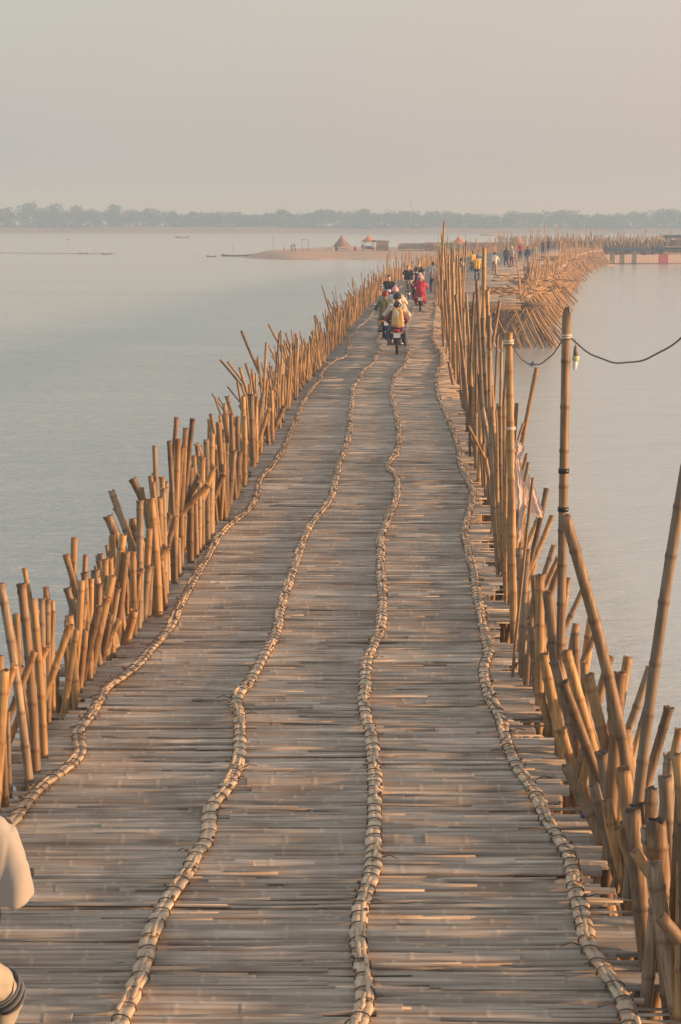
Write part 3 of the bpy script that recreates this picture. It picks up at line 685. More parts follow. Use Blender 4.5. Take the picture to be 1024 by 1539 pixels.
cabl('white_rope', [at_Y(684, 400, 70), at_Y(690, 470, 68), at_Y(706, 463, 66)], 0.10, 0.012, M['rope'], 'slack white rope loop hanging under the leftmost tall poles', cat='rope')
lamp = empty('hanging_lamp', tp + Vector((0.035, 0, -0.01))); lamp.scale = (.62,) * 3; tag(lamp, 'small bare bulb with grey socket hanging from the taped tall pole', 'lamp')
b = MB(); b.tube([(0, 0, 0), (0.012, 0, -0.05), (0.012, 0, -0.10)], 0.004, 5); b.build('lamp_wire', M['cable'], lamp)
b = MB(); b.tube([(0.012, 0, -0.08), (0.012, 0, -0.10), (0.014, 0, -0.20)], [0.012, 0.024, 0.033], 12); b.build('socket', M['socket'], lamp)
b = MB(); b.tube([(0.014, 0, -0.20), (0.014, 0, -0.215), (0.013, 0, -0.25), (0.012, 0, -0.265)], [0.036, 0.042, 0.04, 0.03], 12); b.build('collar', M['ygl'], lamp)
b = MB(); b.tube([(0.011, 0, -0.265), (0.008, 0, -0.30), (0.004, 0, -0.35), (0.0, 0, -0.37)], [0.03, 0.029, 0.022, 0.006], 12); b.build('bulb', M['glass'], lamp)
def cloth(name, rows, Y, mat, label):
    """a hanging crumpled sheet: rows of (left px, right px, y px)"""
    b = MB(); n = 14; grid = []
    rs = []
    for (a, c) in zip(rows[:-1], rows[1:]):
        for i in range(5):
            t = i / 5; rs.append(tuple(a[k] + (c[k] - a[k]) * t for k in range(3)))
    rs.append(rows[-1])
    for side in (0, 1):
        for i, (x0, x1, y) in enumerate(rs):
            for j in range(n):
                t = j / (n - 1); x = x0 + (x1 - x0) * t
                dy = 0.006 * math.sin(t * 9 + i * 0.10) * math.sin(math.pi * t) ** 0.5 + 0.004 * math.sin(t * 19 + i * .4) + 0.012 * math.sin(i * 0.5 + t * 2) + side * 0.012
                b.v.append(at_Y(x + 0.8 * math.sin(i * 1.7), y, Y + dy)); b.a.append(.5); b.b.append(0)
    m_ = len(rs)
    for side in (0, 1):
        o0 = side * m_ * n
        for i in range(m_ - 1):
            for j in range(n - 1):
                q = o0 + i * n + j; f = (q, q + 1, q + n + 1, q + n); b.f.append(f if side == 0 else f[::-1])
    for i in range(m_ - 1):
        for j in (0, n - 1):
            q = i * n + j; b.f.append((q, q + n, q + n + m_ * n, q + m_ * n))
    return tag(b.build(name, mat), label, 'cloth')
yc = ROPEP['Y'] - 1.2
cloth('hanging_cloth', [(774, 777, 661), (774, 784, 666), (774, 789, 674), (774, 785, 684), (774, 784, 690), (774, 786, 697), (775, 797, 717), (777, 806, 742), (786, 812, 757), (797, 818, 770), (809, 815, 778)], yc, M['cloth'], 'pale pink cloth tied to the golden pole and blown out to the right')
cloth('hanging_cloth', [(773, 778, 695), (774, 783, 720), (776, 789, 745), (779, 787, 770), (780, 786, 795), (778, 785, 815)], yc - .08, M['cloth'], 'narrow torn strip of pale cloth hanging straight down beside the pink one')
# small litter
p = at_z(800.5, 547.5, WATER + 0.05); b = MB(); b.ball((0, 0, 0), (0.11, 0.08, 0.08), 8, 6); b.tube([(0, 0, .05), (.02, 0, .13)], 0.03, 6)
tag(b.build('floating_bottle', M['blueplastic'], loc=p), 'small dark bottle floating on the water right of the rope-tied pole', 'bottle')
p = at_z(880, 1226, 0.02); b = MB(); b.ball((0, 0, 0), (0.035, 0.03, 0.03), 10, 6); b.tube([(0.02, 0, 0.01), (.06, 0, .02)], 0.012, 8)
tag(b.build('bottle_cap', M['blueplastic'], loc=p), 'tiny blue plastic scrap lying at the right deck edge', 'litter')

# ------------------------------------------------------------------ passing platform and the far widened part
pl = tag(empty('passing_platform', (7.1, YB, 0)), 'plank ledge jutting out to the right where the bridge widens, on slanted props', 'platform')
b = MB()
for i in range(12):
    y_ = -2.2 + i * 0.24; x0 = -2.4 + random.uniform(-.2, .2); x1 = random.choice([2.2, 1.6, 2.0, 2.4]) + random.uniform(-.3, .3)
    b.tube([(x0, y_, 0.02 + random.uniform(-.02, .03)), (0, y_ + random.gauss(0, .03), 0.02), (x1, y_ + random.gauss(0, .06), 0.02)], 0.085, 8, tint=random.random())
b.build('plank_floor', M['post_dark'], pl)
b = MB()
b.tube([(-2.6, -2.35, -0.10), (1.5, -2.4, -0.08)], 0.11, 8, tint=.3); b.tube([(1.0, -2.3, -.02), (3.1, -2.2, 0.08)], 0.05, 8, tint=.4); b.tube([(1.3, -2.0, 0.10), (2.9, -1.6, 0.12)], 0.05, 8)
b.build('edge_beam', M['post_dark'], pl)
PR = []
for i in range(46):     # the fan of props under the platform front
    x = 4.9 + 4.6 * i / 46 + random.uniform(-.1, .1); Yp = YB - 2.4 + random.uniform(0, 2.0)
    out_ = 0.25 + 1.2 * i / 46 + random.gauss(0, .22)
    PR.append((Vector((x + out_, Yp - random.uniform(0, .6), WATER - .2)), Vector((x, Yp, random.uniform(-.05, .1))), random.uniform(.03, .05)))
for i in range(30):     # crossing braces leaning left
    x = 5.0 + 4.2 * random.random(); Yp = YB - 1.5 - random.random()
    PR.append((Vector((x - 1.0, Yp, WATER - .2)), Vector((x + .4, Yp + random.uniform(0, 1), 0.0)), random.uniform(.03, .045)))
Y = YB
while Y < 290:          # fringe of props along the right edge of the widened part
    x = xr(Y)
    for k in range(2 if Y < 160 else 1):
        out_ = random.gauss(1.25, 0.13) + (.8 if random.random() < .04 else 0)
        PR.append((Vector((x + out_, Y - random.gauss(.5, .12), WATER - .2)), Vector((x - 0.1 + random.uniform(-.3, .1), Y, random.uniform(-.1, .35))), random.uniform(.035, .055)))
    Y += (0.30 if Y < 160 else 0.40) * random.uniform(.7, 1.3)
PR.sort(key=lambda a: a[0].y)
for k, (B, T, r) in enumerate(PR[:150]):
    b = MB(); culm(b, Vector((0, 0, 0)), T - B, r, n=7, hollow=False, node_sp=0.5, bend=random.gauss(0, .03))
    o = b.build('bamboo_prop', M[random.choice(['post', 'post', 'post', 'post_grey', 'post_dark'])], loc=B)
    lean = 'left-leaning' if T.x < B.x - .25 else ('right-leaning' if T.x > B.x + .25 else 'nearly upright')
    tag(o, '%s bamboo prop in the water, %s counted back from the passing platform front' % (lean, ordn(k + 1)), 'bamboo prop', 'slanted props beside the widened deck')
b = MB()
for B, T, r in PR[150:]: culm(b, B, T, r, n=5, hollow=False, node_sp=1.2)
tag(b.build('distant_props', M['post']), 'dense fringe of slanted props receding along the right side of the widened deck', 'bamboo props', kind='stuff')
# rails and loose poles of the widened part, and the long run to the right
b = MB()
Y = 118
while Y < 303:
    x = xl(Y) - random.uniform(0, .5); h = random.choice([.6, .8, .9, 1.0, 1.1, 1.8]) * random.uniform(.7, 1.2)
    culm(b, (x, Y, WATER), (x + random.gauss(0, .12), Y, h), random.uniform(.025, .045), n=5, hollow=False, node_sp=1.5); Y += 0.33 * random.uniform(.4, 1.6)
Y = 104
while Y < 290:
    x = xr(Y) - random.uniform(-.1, .5); h = abs(random.gauss(0.2, 0.4)) + 0.15
    if random.random() < .07: h += random.uniform(.6, 2.2)
    culm(b, (x, Y, -0.3), (x + random.gauss(0, .2), Y + random.gauss(0, .3), h), random.uniform(.03, .05), n=5, hollow=False, node_sp=1.5); Y += 0.32 * random.uniform(.3, 1.7)
tag(b.build('distant_rail_posts', M['post']), 'thin uneven posts along both edges of the widened far deck', 'bamboo posts', kind='stuff')
b = MB()
X = 24.0
while X < 92:
    for (yy, hh, dz) in ((297.3, 1.25, .16), (304, 1.5, .2), (311.6, 1.75, .22)):
        if X < 29 and yy < 305: continue
        h = max(.5, random.gauss(hh, dz)); 
        if random.random() < .025: h += random.uniform(.6, 1.6)
        culm(b, (X + random.gauss(0, .2), yy + random.uniform(-.5, .5), WATER), (X + random.gauss(0, .25), yy, h), random.uniform(.035, .06), n=5, hollow=False, node_sp=2)
    if X > 28:
        for _ in range(4): culm(b, (X + random.gauss(0, .5), 296.0 + random.random(), WATER), (X + random.gauss(0, .3), 297.1, random.uniform(-.2, 1.3)), random.uniform(.04, .06), n=5, hollow=False, node_sp=2)
    X += random.uniform(.05, .15)
tag(b.build('distant_rail_posts', M['post']), 'continuous brown wall of posts where the bridge runs off to the right edge', 'bamboo posts', kind='stuff')
# tall markers rising from the far run
tall = [(660, 350, 300), (700, 352, 302), (751, 349, 255), (757, 350, 262), (797, 344, 270), (809, 347, 272), (815, 341, 285), (820, 335, 290), (846, 347, 296), (835, 343, 300), (853, 350, 300), (872, 338, 302), (883, 344, 302), (895, 340, 300), (908, 345, 303), (930, 347, 303), (953, 346, 303), (970, 346, 303), (989, 345, 303), (842, 341, 298), (840, 350, 292)]
for k, (x, y, Yd) in enumerate(tall):
    T = at_Y(x, y, Yd); b = MB(); culm(b, (0, 0, 0), (random.gauss(0, .2), 0, T.z + 0.6), random.uniform(.05, .075), n=6, hollow=False, node_sp=.8)
    o = b.build('marker_pole', M['post'], loc=(T.x, Yd, -0.6))
    tag(o, '%s thin tall pole standing clear of the distant rail, counted from the left' % ordn(k + 1), 'pole', 'tall thin poles above the distant rail')
# sheaf of split posts in mid-view and debris heap
def heap(name, px, py, n, spread, L_, label, zmax=.35, yaw=0.0):
    c = at_z(px, py, 0); b = MB()
    for i in range(n):
        a = yaw + random.gauss(0, .5); l = random.uniform(.4, 1) * L_; p = Vector((random.gauss(0, spread[0]), random.gauss(0, spread[1]), random.uniform(0.05, zmax)))
        d = Vector((math.cos(a) * l / 2, math.sin(a) * l / 2, random.gauss(0, .22) * l * .4))
        b.tube([p - d, p, p + d], random.uniform(.025, .05), 6, tint=random.random())
    return tag(b.build(name, M['post'], loc=c), label, 'bamboo heap', kind='stuff')
heap('bamboo_heap', 768, 442, 60, (.9, 2.2), 1.3, 'loose pile of broken bamboo just behind the passing platform')
heap('bamboo_heap', 796, 426, 70, (.9, 5), 1.6, 'long scatter of bamboo scraps above the first pile on the deck edge', yaw=.5)
heap('bamboo_heap', 818, 409, 70, (1.1, 7), 1.8, 'middle stretch of scattered bamboo along the curved deck edge', yaw=.7)
heap('bamboo_heap', 846, 392, 60, (1.3, 9), 2.2, 'farthest bamboo scatter by the bend of the deck edge', yaw=.8)
heap('bamboo_heap', 830, 393, 14, (1.2, 2), 3.6, 'pale long poles lying flat near the bend', zmax=.5, yaw=.15)
b = MB(); c = at_z(738, 424, 0)
for i in range(16): culm(b, (random.uniform(-.35, .35), random.uniform(-.3, .3), 0), (random.uniform(-.25, .45), random.uniform(-.3, .3), random.uniform(.9, 1.9)), random.uniform(.03, .05), n=6, node_sp=.6)
tag(b.build('bamboo_sheaf', M['post'], loc=(at_z(727, 421, 0).x + 2.0, 128, 0)), 'upright bundle of orange bamboo standing on the deck edge', 'bamboo bundle')
# arched basketwork mound where the deck bends
b = MB(); c = Vector((at_Y(884, 392, 279).x, 279, WATER))
n1 = 18
for i in range(n1 + 1):
    t = i / n1; hh = 1.9 * (math.sin(math.pi * min(1, t * 0.62 + 0.28)) ** 0.8) * (1 - 0.15 * t) if t < 0.98 else .25
    for (dy, k) in ((-1.6, 0), (-1.3, .6), (0, 1.0), (1.3, .6), (1.6, 0)):
        b.v.append(Vector((-2.6 + 5.6 * t, dy, hh * k + .05 * random.random()))); b.a.append(.5); b.b.append(0)
for i in range(n1):
    for j in range(4):
        q = i * 5 + j; b.f.append((q, q + 5, q + 6, q + 1))
b.f.append((0, 1, 2, 3, 4)); b.f.append(tuple(n1 * 5 + j for j in (4, 3, 2, 1, 0)))
mo = empty('thatched_raft', (c.x, c.y, WATER)); tag(mo, 'dark brown arched basketwork raft moored at the bend beside the striped fence', 'raft')
b.build('arched_cover', M['basket'], mo)
b = MB(); b.tube([(-2.8, -1.7, .1), (0, -1.9, .08), (3.4, -1.7, .06)], .13, 8); b.tube([(-2.4, -1.75, 1.5), (0, -1.7, 1.75), (2.0, -1.75, 1.1), (3.2, -1.8, .35)], .06, 6); b.build('edge_pole', M['post_grey'], mo)

# ------------------------------------------------------------------ striped floating fence
fe = empty('striped_fence', (0, 0, 0)); A = at_z(898, 395.5, WATER); Bq = at_z(1075, 393, WATER)
A.y = 285; Bq.y = 288; A.x = at_Y(898, 395, 285).x
fe.location = A; tag(fe, 'long low fence of cream cloth panels with red and olive stretches standing in the water', 'fence')
d = Bq - A; n = 58
for i in range(n):
    x = 898 + 177 * i / n
    mt = 'panel_r' if (973 <= x < 984 or x >= 1012) else ('panel_o' if (913 <= x < 919 or 925 <= x < 931 or 938 <= x < 946) else 'panel_w')
    p = d * (i / n); h = 1.45 + .08 * wob(i * .8); wd = d.length / n
    b = MB(); b.box(p + Vector((wd * .5, 0, h / 2 - .1)), (wd * .90, .05, h), tint=.5)
    o = b.build('cloth_panel', M[mt], fe, False)
b = MB()
for i in range(n + 1): p = d * (i / n); b.tube([p + Vector((0, -.05, -.6)), p + Vector((0, -.05, 1.55))], .035, 5)
b.tube([Vector((0, -.07, .1)), d + Vector((0, -.07, .1))], .06, 6)
b.build('stake_row', M['post_grey'], fe)

# ------------------------------------------------------------------ boats and rafts
def hull(b, L_, W_, H_, n=14, sheer=.5):
    base = len(b.v)
    for i in range(n + 1):
        t = i / n; u = 2 * t - 1; hw = W_ / 2 * (1 - abs(u) ** 2.6) + .03; z = H_ * (1 + sheer * abs(u) ** 3)
        for (a, c) in ((-1, 1), (-.75, .25), (0, 0), (.75, .25), (1, 1), (.86, .96), (.6, .45), (0, .3), (-.6, .45), (-.86, .96)):
            b.v.append(Vector((u * L_ / 2, a * hw, c * z - .12 + (H_ * sheer * abs(u) ** 3) * .4))); b.a.append(.5); b.b.append(0)
    for i in range(n):
        for j in range(10):
            q = base + i * 10 + j; q2 = base + i * 10 + (j + 1) % 10; b.f.append((q, q2, q2 + 10, q + 10))
    b.f.append(tuple(base + j for j in range(10))); b.f.append(tuple(base + n * 10 + j for j in reversed(range(10))))
def boat(px, py, L_, W_, H_, label, rz=0.0, extra=None, mat='wood'):
    c = at_z(px, py, WATER) if px < 900 else Vector((at_Y(px, 395, 291.5).x, 291.5, WATER)); t = empty('wooden_boat', c, rz); tag(t, label, 'boat')
    b = MB(); hull(b, L_, W_, H_); b.build('hull', M[mat], t)
    if extra: extra(t)
    return t
def seat_(t):
    b = MB(); b.box((0.3, 0, .25), (.25, .7, .04)); b.box((-.9, 0, .25), (.25, .6, .04)); b.build('bench', M['wood_l'], t, False)
boat(357, 385, 5.6, .9, .32, 'long low empty canoe pulled up at the left tip of the sandbar', 0.03, seat_)
boat(318, 386, 1.6, .6, .25, 'tiny low skiff just left of the long canoe', 0, seat_)
boat(274, 358, 5.0, 1.2, .6, 'small dark boat far off near the opposite bank, left of the huts', 0.1, seat_)
boat(738, 354, 9.5, 2.2, 1.0, 'pale boat far off on the water beyond the orange tents', 0.05, seat_, 'wood_l')
boat(126, 381.5, 1.7, .7, .28, 'small dark boat on the left water, left one of two', .2, seat_)
boat(161, 382.5, 1.7, .7, .28, 'small dark boat on the left water, right one of two', -.1, seat_)
# people boxes built later need these spots
def cabin(t, x0, x1, w_, z0, z1, roofmat, wallmat):
    b = MB()
    for x in (x0, (x0 + x1) / 2, x1):
        for y in (-w_ / 2, w_ / 2): b.tube([(x, y, z0), (x, y, z1)], .06, 6)
    b.build('roof_post', M['post_grey'], t)
    b = MB(); n = 8
    for s in range(2):
        for i in range(n + 1):
            a = math.pi * i / n
            for k in (0, 1): b.v.append(Vector(((x0 - .4, x1 + .4)[s], -math.cos(a) * (w_ / 2 + .3 - .08 * k), z1 - .05 + math.sin(a) * (.45 - .08 * k)))); b.a.append(.5); b.b.append(0)
    for i in range(n):
        for k in (0, 1):
            q = i * 2 + k; b.f.append((q, q + 2, q + 2 + 2 * (n + 1), q + 2 * (n + 1)))
    for s in (0, 1):
        for i in range(n): q = s * 2 * (n + 1) + i * 2; b.f.append((q, q + 1, q + 3, q + 2))
    b.build('canopy', M[roofmat], t)
    b = MB(); b.box(((x0 * .6 + x1 * .4), 0, (z0 + z1) / 2 - .15), ((x1 - x0) * .5, w_ * .8, (z1 - z0) * .7)); b.build('cabin_wall', M[wallmat], t, False)
def hb1(t): cabin(t, -2.6, 2.4, 1.9, .6, 1.85, 'tent_b', 'basket')
boat(945, 386, 9.5, 2.3, .7, 'covered houseboat with long blue-grey canopy moored behind the cream fence', 0, hb1)
def hb2(t): cabin(t, -1.4, 1.6, 1.8, .6, 2.0, 'tent_b', 'tent_b')
boat(1001, 386, 5.5, 2.2, .7, 'short dark blue cabin boat between the long houseboat and the timber boat', 0, hb2)
def hb3(t):
    b = MB()
    for z in (1.5, 1.95, 2.4): b.box((0.4, 0, z), (6.6, 2.2, .16))
    b.build('side_rail', M['wood_l'], t, False); cabin(t, -2.3, .8, 1.7, 2.4, 3.7, 'wood', 'wood')
boat(1026, 385, 8.5, 2.6, 1.6, 'tall timber boat with raised deckhouse cut by the right photo edge', 0, hb3, 'wood_l')
# net line, stakes and flag buoy on the left water
b = MB(); A = at_z(-60, 379.5, WATER + .06); Bq = at_z(172, 381.5, WATER + .06)
for i in range(80):
    p = A.lerp(Bq, i / 79) + Vector((0, random.gauss(0, .3), 0)); b.ball(p - A, (.16, .10, .06), 6, 4)
b.tube([(0, 0, 0), Bq - A], .025, 5); tag(b.build('net_float_line', M['wood'], loc=A), 'dark string of net floats drawn across the water at far left', 'net')
def pole(px, py, ph, label, r=.05, mat='post_grey'):
    c = at_z(px, py, WATER); b = MB(); T = at_Y(px, ph, c.y); culm(b, (0, 0, -.3), (random.gauss(0, .06), 0, T.z - c.z), r, n=6, hollow=False); return tag(b.build('mooring_pole', M[mat], loc=c), label, 'pole')
pole(142, 384, 373, 'short stake in the water between the two small boats')
pole(411, 387, 353, 'tall thin mast-like pole rising left of the frame on the sandbar')
pole(351, 383, 365, 'thin pole with a scrap on top beside the canoe tip')
fb = empty('flag_buoy', at_z(101, 372, WATER)); tag(fb, 'small red flag on a thin stick out on the left water', 'buoy')
b = MB(); b.tube([(0, 0, -.2), (0, 0, 2.0)], .04, 6); b.build('stick', M['post_grey'], fb)
b = MB(); b.box((.22, 0, 1.85), (.45, .03, .4)); b.build('flag', M['panel_r'], fb, False)
# ------------------------------------------------------------------ huts on the sandbar
def ground(x, y): return sandz(x, y)
def place(px, Yd): 
    c = at_Y(px, 375, Yd); return Vector((c.x, Yd, sandz(c.x, Yd) - .02))
def shaggy(b, cx, r0, z0, z1, n, ry=None, tintj=.4, top=0.06):
    ry = ry or r0
    for layer in range(6):
        t0 = layer / 6; t1 = (layer + 1.25) / 6
        base = len(b.v)
        for t, k in ((t0, 1.05), (min(1, t1), .98)):
            for j in range(n):
                a = 2 * math.pi * j / n; rr = (1 - t) * k + top; jj = random.uniform(-.06, .06) if t == t0 else 0
                b.v.append(Vector((cx + math.cos(a) * r0 * rr, math.sin(a) * ry * rr, z0 + (z1 - z0) * t + jj))); b.a.append(random.random()); b.b.append(0)
        for j in range(n): q = base + j; q2 = base + (j + 1) % n; b.f.append((q, q2, q2 + n, q + n))
h1 = empty('thatched_hut', place(514, 352)); tag(h1, 'conical pale thatched hut on open legs, leftmost on the sandbar', 'hut')
b = MB(); shaggy(b, 0, 1.5, .75, 2.6, 18); b.ball((0, 0, 2.62), (.16, .16, .14), 8, 6); b.build('thatch_roof', M['thatch'], h1)
for (x, y) in ((-.95, -.8), (.95, -.8), (-.95, .8), (.95, .8)):
    b = MB(); b.tube([(x, y, 0), (x * .95, y * .95, 1.0)], .06, 7); b.build('leg', M['post_grey'], h1)
b = MB(); b.box((0, 0, .45), (1.6, 1.2, .08)); b.build('floor', M['wood'], h1, False)
h2 = empty('thatched_hut', place(565, 352)); tag(h2, 'hut with orange pyramid roof over a stall and a woven room at its right', 'hut')
b = MB(); shaggy(b, -1.25, 1.25, 1.5, 2.6, 16); b.build('pyramid_roof', M['thatch_o'], h2)
b = MB(); b.box((1.15, 0, .82), (2.1, 2.2, 1.62)); wl = b.build('woven_wall', M['woven'], h2, False)
b = MB(); b.box((1.0, 0, 1.72), (2.9, 2.6, .12), Matrix.Rotation(.06, 3, 'Y')); b.build('flat_roof', M['thatch'], h2, False)
for (x, y) in ((-2.0, -.8), (-.5, -.8), (-2.0, .8), (-.5, .8)):
    b = MB(); b.tube([(x, y, 0), (x, y, 1.7)], .06, 7); b.build('leg', M['post_grey'], h2)
b = MB(); b.box((-1.3, .5, .55), (1.2, .8, .5)); b.build('counter', M['blueg'], h2, False)
b = MB(); b.box((-.9, -.6, .4), (1.3, .6, .34)); b.build('cushion_row', M['red'], h2, False)
def arch(b, L_, W_, H_, n=10, cx=0, z=0, thick=.08, nx=10):
    for s in range(2):
        base = len(b.v); k = 1 - s * thick / max(H_, .1)
        for i in range(nx + 1):
            for j in range(n + 1):
                a = math.pi * j / n; b.v.append(Vector((cx - L_ / 2 + L_ * i / nx, -math.cos(a) * W_ / 2 * k, z + math.sin(a) * H_ * k * (1 + .05 * wob(i * 2.1))))); b.a.append(random.random()); b.b.append(0)
        for i in range(nx):
            for j in range(n): q = base + i * (n + 1) + j; b.f.append((q, q + 1, q + n + 2, q + n + 1))
    m_ = (nx + 1) * (n + 1)
    for i in (0, nx):
        for j in range(n): q = i * (n + 1) + j; b.f.append((q, q + 1, q + 1 + m_, q + m_))
def longhut(px, Yd, L_, H_, mat, label, rz=0.0):
    t = empty('arched_shelter', place(px, Yd), rz); tag(t, label, 'shelter', 'shelters on the sandbar')
    b = MB(); arch(b, L_, 2.6, H_ - .35, z=.35); b.build('arched_roof', M[mat], t)
    b = MB()
    for i in range(6):
        for y in (-1.25, 1.25): x = -L_ / 2 + L_ * i / 5; b.tube([(x, y, -.1), (x, y, .45)], .05, 6)
    b.build('post_row', M['post_grey'], t)
    b = MB(); b.box((0, 0, .12), (L_ * .95, 2.0, .1)); b.build('bamboo_floor', M['rope'], t, False)
    return t
longhut(622, 350, 5.2, 1.35, 'thatch', 'long arched thatched shelter with an open left end, right of the orange-roofed hut', -.18)
longhut(652, 352, 2.8, 1.5, 'thatch', 'short arched brown shelter at the right end of the long one', -.1)
longhut(672, 346, 2.6, 1.6, 'tent_g', 'dark green arched tarp shelter just behind the tallest slender pole', 0)
def tent(px, Yd, W_, H_, rm, wm, label):
    t = empty('tent', place(px, Yd)); tag(t, label, 'tent', 'tents behind the bridge')
    b = MB(); shaggy(b, 0, W_ / 2, H_ * .45, H_, 4, top=.02); b.build('pyramid_roof', M[rm], t)
    b = MB(); b.box((0, 0, H_ * .25), (W_ * .62, W_ * .62, H_ * .5)); b.build('tent_wall', M[wm], t, False)
tent(690, 352, 2.6, 2.6, 'thatch_o', 'tent_b', 'small orange pyramid tent beside the green shelter')
tent(777, 352, 2.9, 2.6, 'thatch_o', 'plum', 'orange and maroon pyramid tent rising above the people on the far deck')
for k, (px, L_, m_, lb_) in enumerate([(706, 2.8, 'tent_b', 'low blue-grey covered stall right of the small orange tent'), (730, 4.0, 'basket', 'low brown covered stall midway between the two orange tents'), (756, 2.6, 'tent_b', 'low blue-grey covered stall left of the maroon tent'), (645, 1.6, 'basket', 'low brown stall beside the short arched shelter')]):
    t = empty('market_stall', place(px, 349)); tag(t, lb_, 'stall', 'low stalls behind the bridge')
    b = MB(); arch(b, L_, 1.8, .55, z=.95); b.build('cover', M[m_], t)
    b = MB(); b.box((0, 0, .5), (L_ * .9, 1.4, .95)); b.build('counter', M[m_], t, False)
sw = empty('swing_frame', place(459, 350)); tag(sw, 'thin bare goalpost-like frame on the sandbar left of the conical hut', 'frame')
for x in (-.55, .55):
    b = MB(); b.tube([(x, 0, 0), (x, 0, 2.0)], .05, 7); b.build('upright', M['post_grey'], sw)
b = MB(); b.tube([(-.7, 0, 2.0), (.7, 0, 2.0)], .05, 7); b.build('crossbar', M['post_grey'], sw)
tb = empty('low_table', place(494, 349)); tag(tb, 'low dark table with stools on the sand left of the conical hut', 'table')
b = MB(); b.box((0, 0, .42), (1.1, .7, .06)); b.build('table_top', M['wood'], tb, False)
for x in (-.45, .45):
    for y in (-.28, .28):
        b = MB(); b.tube([(x, y, 0), (x, y, .4)], .035, 6); b.build('leg', M['wood'], tb)

# ------------------------------------------------------------------ far trees
def crown(b, cx, cy, z0, W_, H_, n, shape=1.0):
    lob = [(random.uniform(-.36, .36) * W_, random.uniform(-.25, .25) * W_, z0 + H_ * random.uniform(.35, .85), random.uniform(.22, .36) * W_) for _ in range(7)]
    lob.append((0, 0, z0 + H_ * .5, W_ * .38)); lob.append((0, 0, z0 + H_ * .80, W_ * .22))
    for i in range(n):
        lx, ly, lz, lr = random.choice(lob)
        v = Vector((random.gauss(0, 1), random.gauss(0, 1), random.gauss(0, 1))).normalized() * lr * random.uniform(.55, 1.08)
        v.z *= .8; p = Vector((cx + lx, cy + ly, lz)) + v
        if p.z > z0 + H_ * 1.04 or p.z < z0: continue
        s = random.uniform(.35, .8); a = Vector((random.gauss(0, 1), random.gauss(0, 1), random.gauss(0, .6))).normalized(); c = a.cross(Vector((random.gauss(0, 1), random.gauss(0, 1), random.gauss(0, 1)))).normalized()
        tt = random.random()
        b.quad(p - a * s, p - c * s * .7, p + a * s, p + c * s * .7, tt)
def trunk(b, cx, cy, z0, h, r):
    b.tube([(cx, cy, z0), (cx + .2, cy, z0 + h * .5), (cx - .1, cy, z0 + h)], [r, r * .7, r * .4], 6)
    for k in range(3):
        a = random.uniform(0, 6.28); b.tube([(cx, cy, z0 + h * (.4 + .15 * k)), (cx + math.cos(a) * h * .3, cy + math.sin(a) * h * .3, z0 + h * (.75 + .1 * k))], [r * .4, r * .15], 5)
b = MB(); bt = MB(); x = -330
while x < 420:
    px = 512 + x * FPX / 1090
    base_top = 318 - 3 * wob(px * 0.02) - (6 * max(0, 1 - px / 500) if px < 500 else 0) + 2
    for row in (0, 1):
        yy = 1082 + row * 30 + random.uniform(-8, 8)
        H_ = max(4.5, at_Y(px, base_top + random.gauss(1, 2.2), yy).z - (WATER + 2.4)) * (1.0 if row == 0 else 1.05)
        crown(b, x + random.uniform(-2, 2), yy, WATER + 2.2, random.uniform(7, 12), H_, 300)
    x += random.uniform(3.5, 6)
x = -330
while x < 420:         # shrubs along the foot
    crown(b, x, 1078 + random.uniform(-3, 3), WATER + 1.0, random.uniform(4, 7), random.uniform(3.0, 5.0), 110); x += random.uniform(2.5, 5)
tag(b.build('far_woodland', M['leaf'], smooth=False), 'hazy continuous belt of trees along the opposite river bank', 'woodland', kind='stuff')
TT = [(8, 312, 'leftmost rounded treetop of the hazy far bank'), (41, 303, 'tallest hazy crown of the far bank, near the left edge'), (80, 306, 'broad tree right of the tallest crown on the far bank'), (120, 309, 'mid-height tree right of the broad one on the far bank'), (170, 305, 'pointed narrow tree standing above the far tree belt at left'),
      (222, 313, 'low spreading tree right of the pointed one on the far bank'), (290, 318, 'thin flat-topped tree before a dip in the far tree belt'), (423, 315, 'soft tree crown above the canoe on the far bank'), (484, 315, 'small peak of foliage above the conical hut on the far bank'), (545, 314, 'rounded crown on the far bank above the orange-roofed hut'),
      (605, 317, 'narrow crown on the far bank left of the tallest pole'), (855, 317, 'tree crown on the far bank above the distant bend'), (1003, 315, 'rightmost hazy tree crown of the far bank')]
for px, ty, lb_ in TT:
    Yd = 1076; c = at_Y(px, 340, Yd); T = at_Y(px, ty, Yd); z0 = WATER + 2.4
    t = empty('bank_tree', (c.x, Yd, z0)); tag(t, lb_, 'tree', 'taller trees on the far bank')
    H_ = T.z - z0
    b = MB(); trunk(b, 0, 0, -.3, H_ * .7, .35); b.build('trunk', M['bark'], t)
    b = MB(); crown(b, 0, 0, H_ * .18, random.uniform(8, 11), H_ * .82, 520); b.build('crown', M['leaf'], t, False)
for px, ty, lb_ in [(618, 296, 'tall thin mast on the far bank left of the tallest rail pole'), (818, 317, 'slim mast on the far bank above the far bend'), (873, 332, 'faint short mast on the far bank at right')]:
    T = at_Y(px, ty, 1080); b = MB(); b.tube([(0, 0, 0), (0, 0, T.z - WATER - 2)], [.35, .18], 6); b.box((0, 0, (T.z - WATER - 2) * .97), (1.2, .15, .15)); tag(b.build('mast', M['socket'], loc=(T.x, 1080, WATER + 2)), lb_, 'mast')
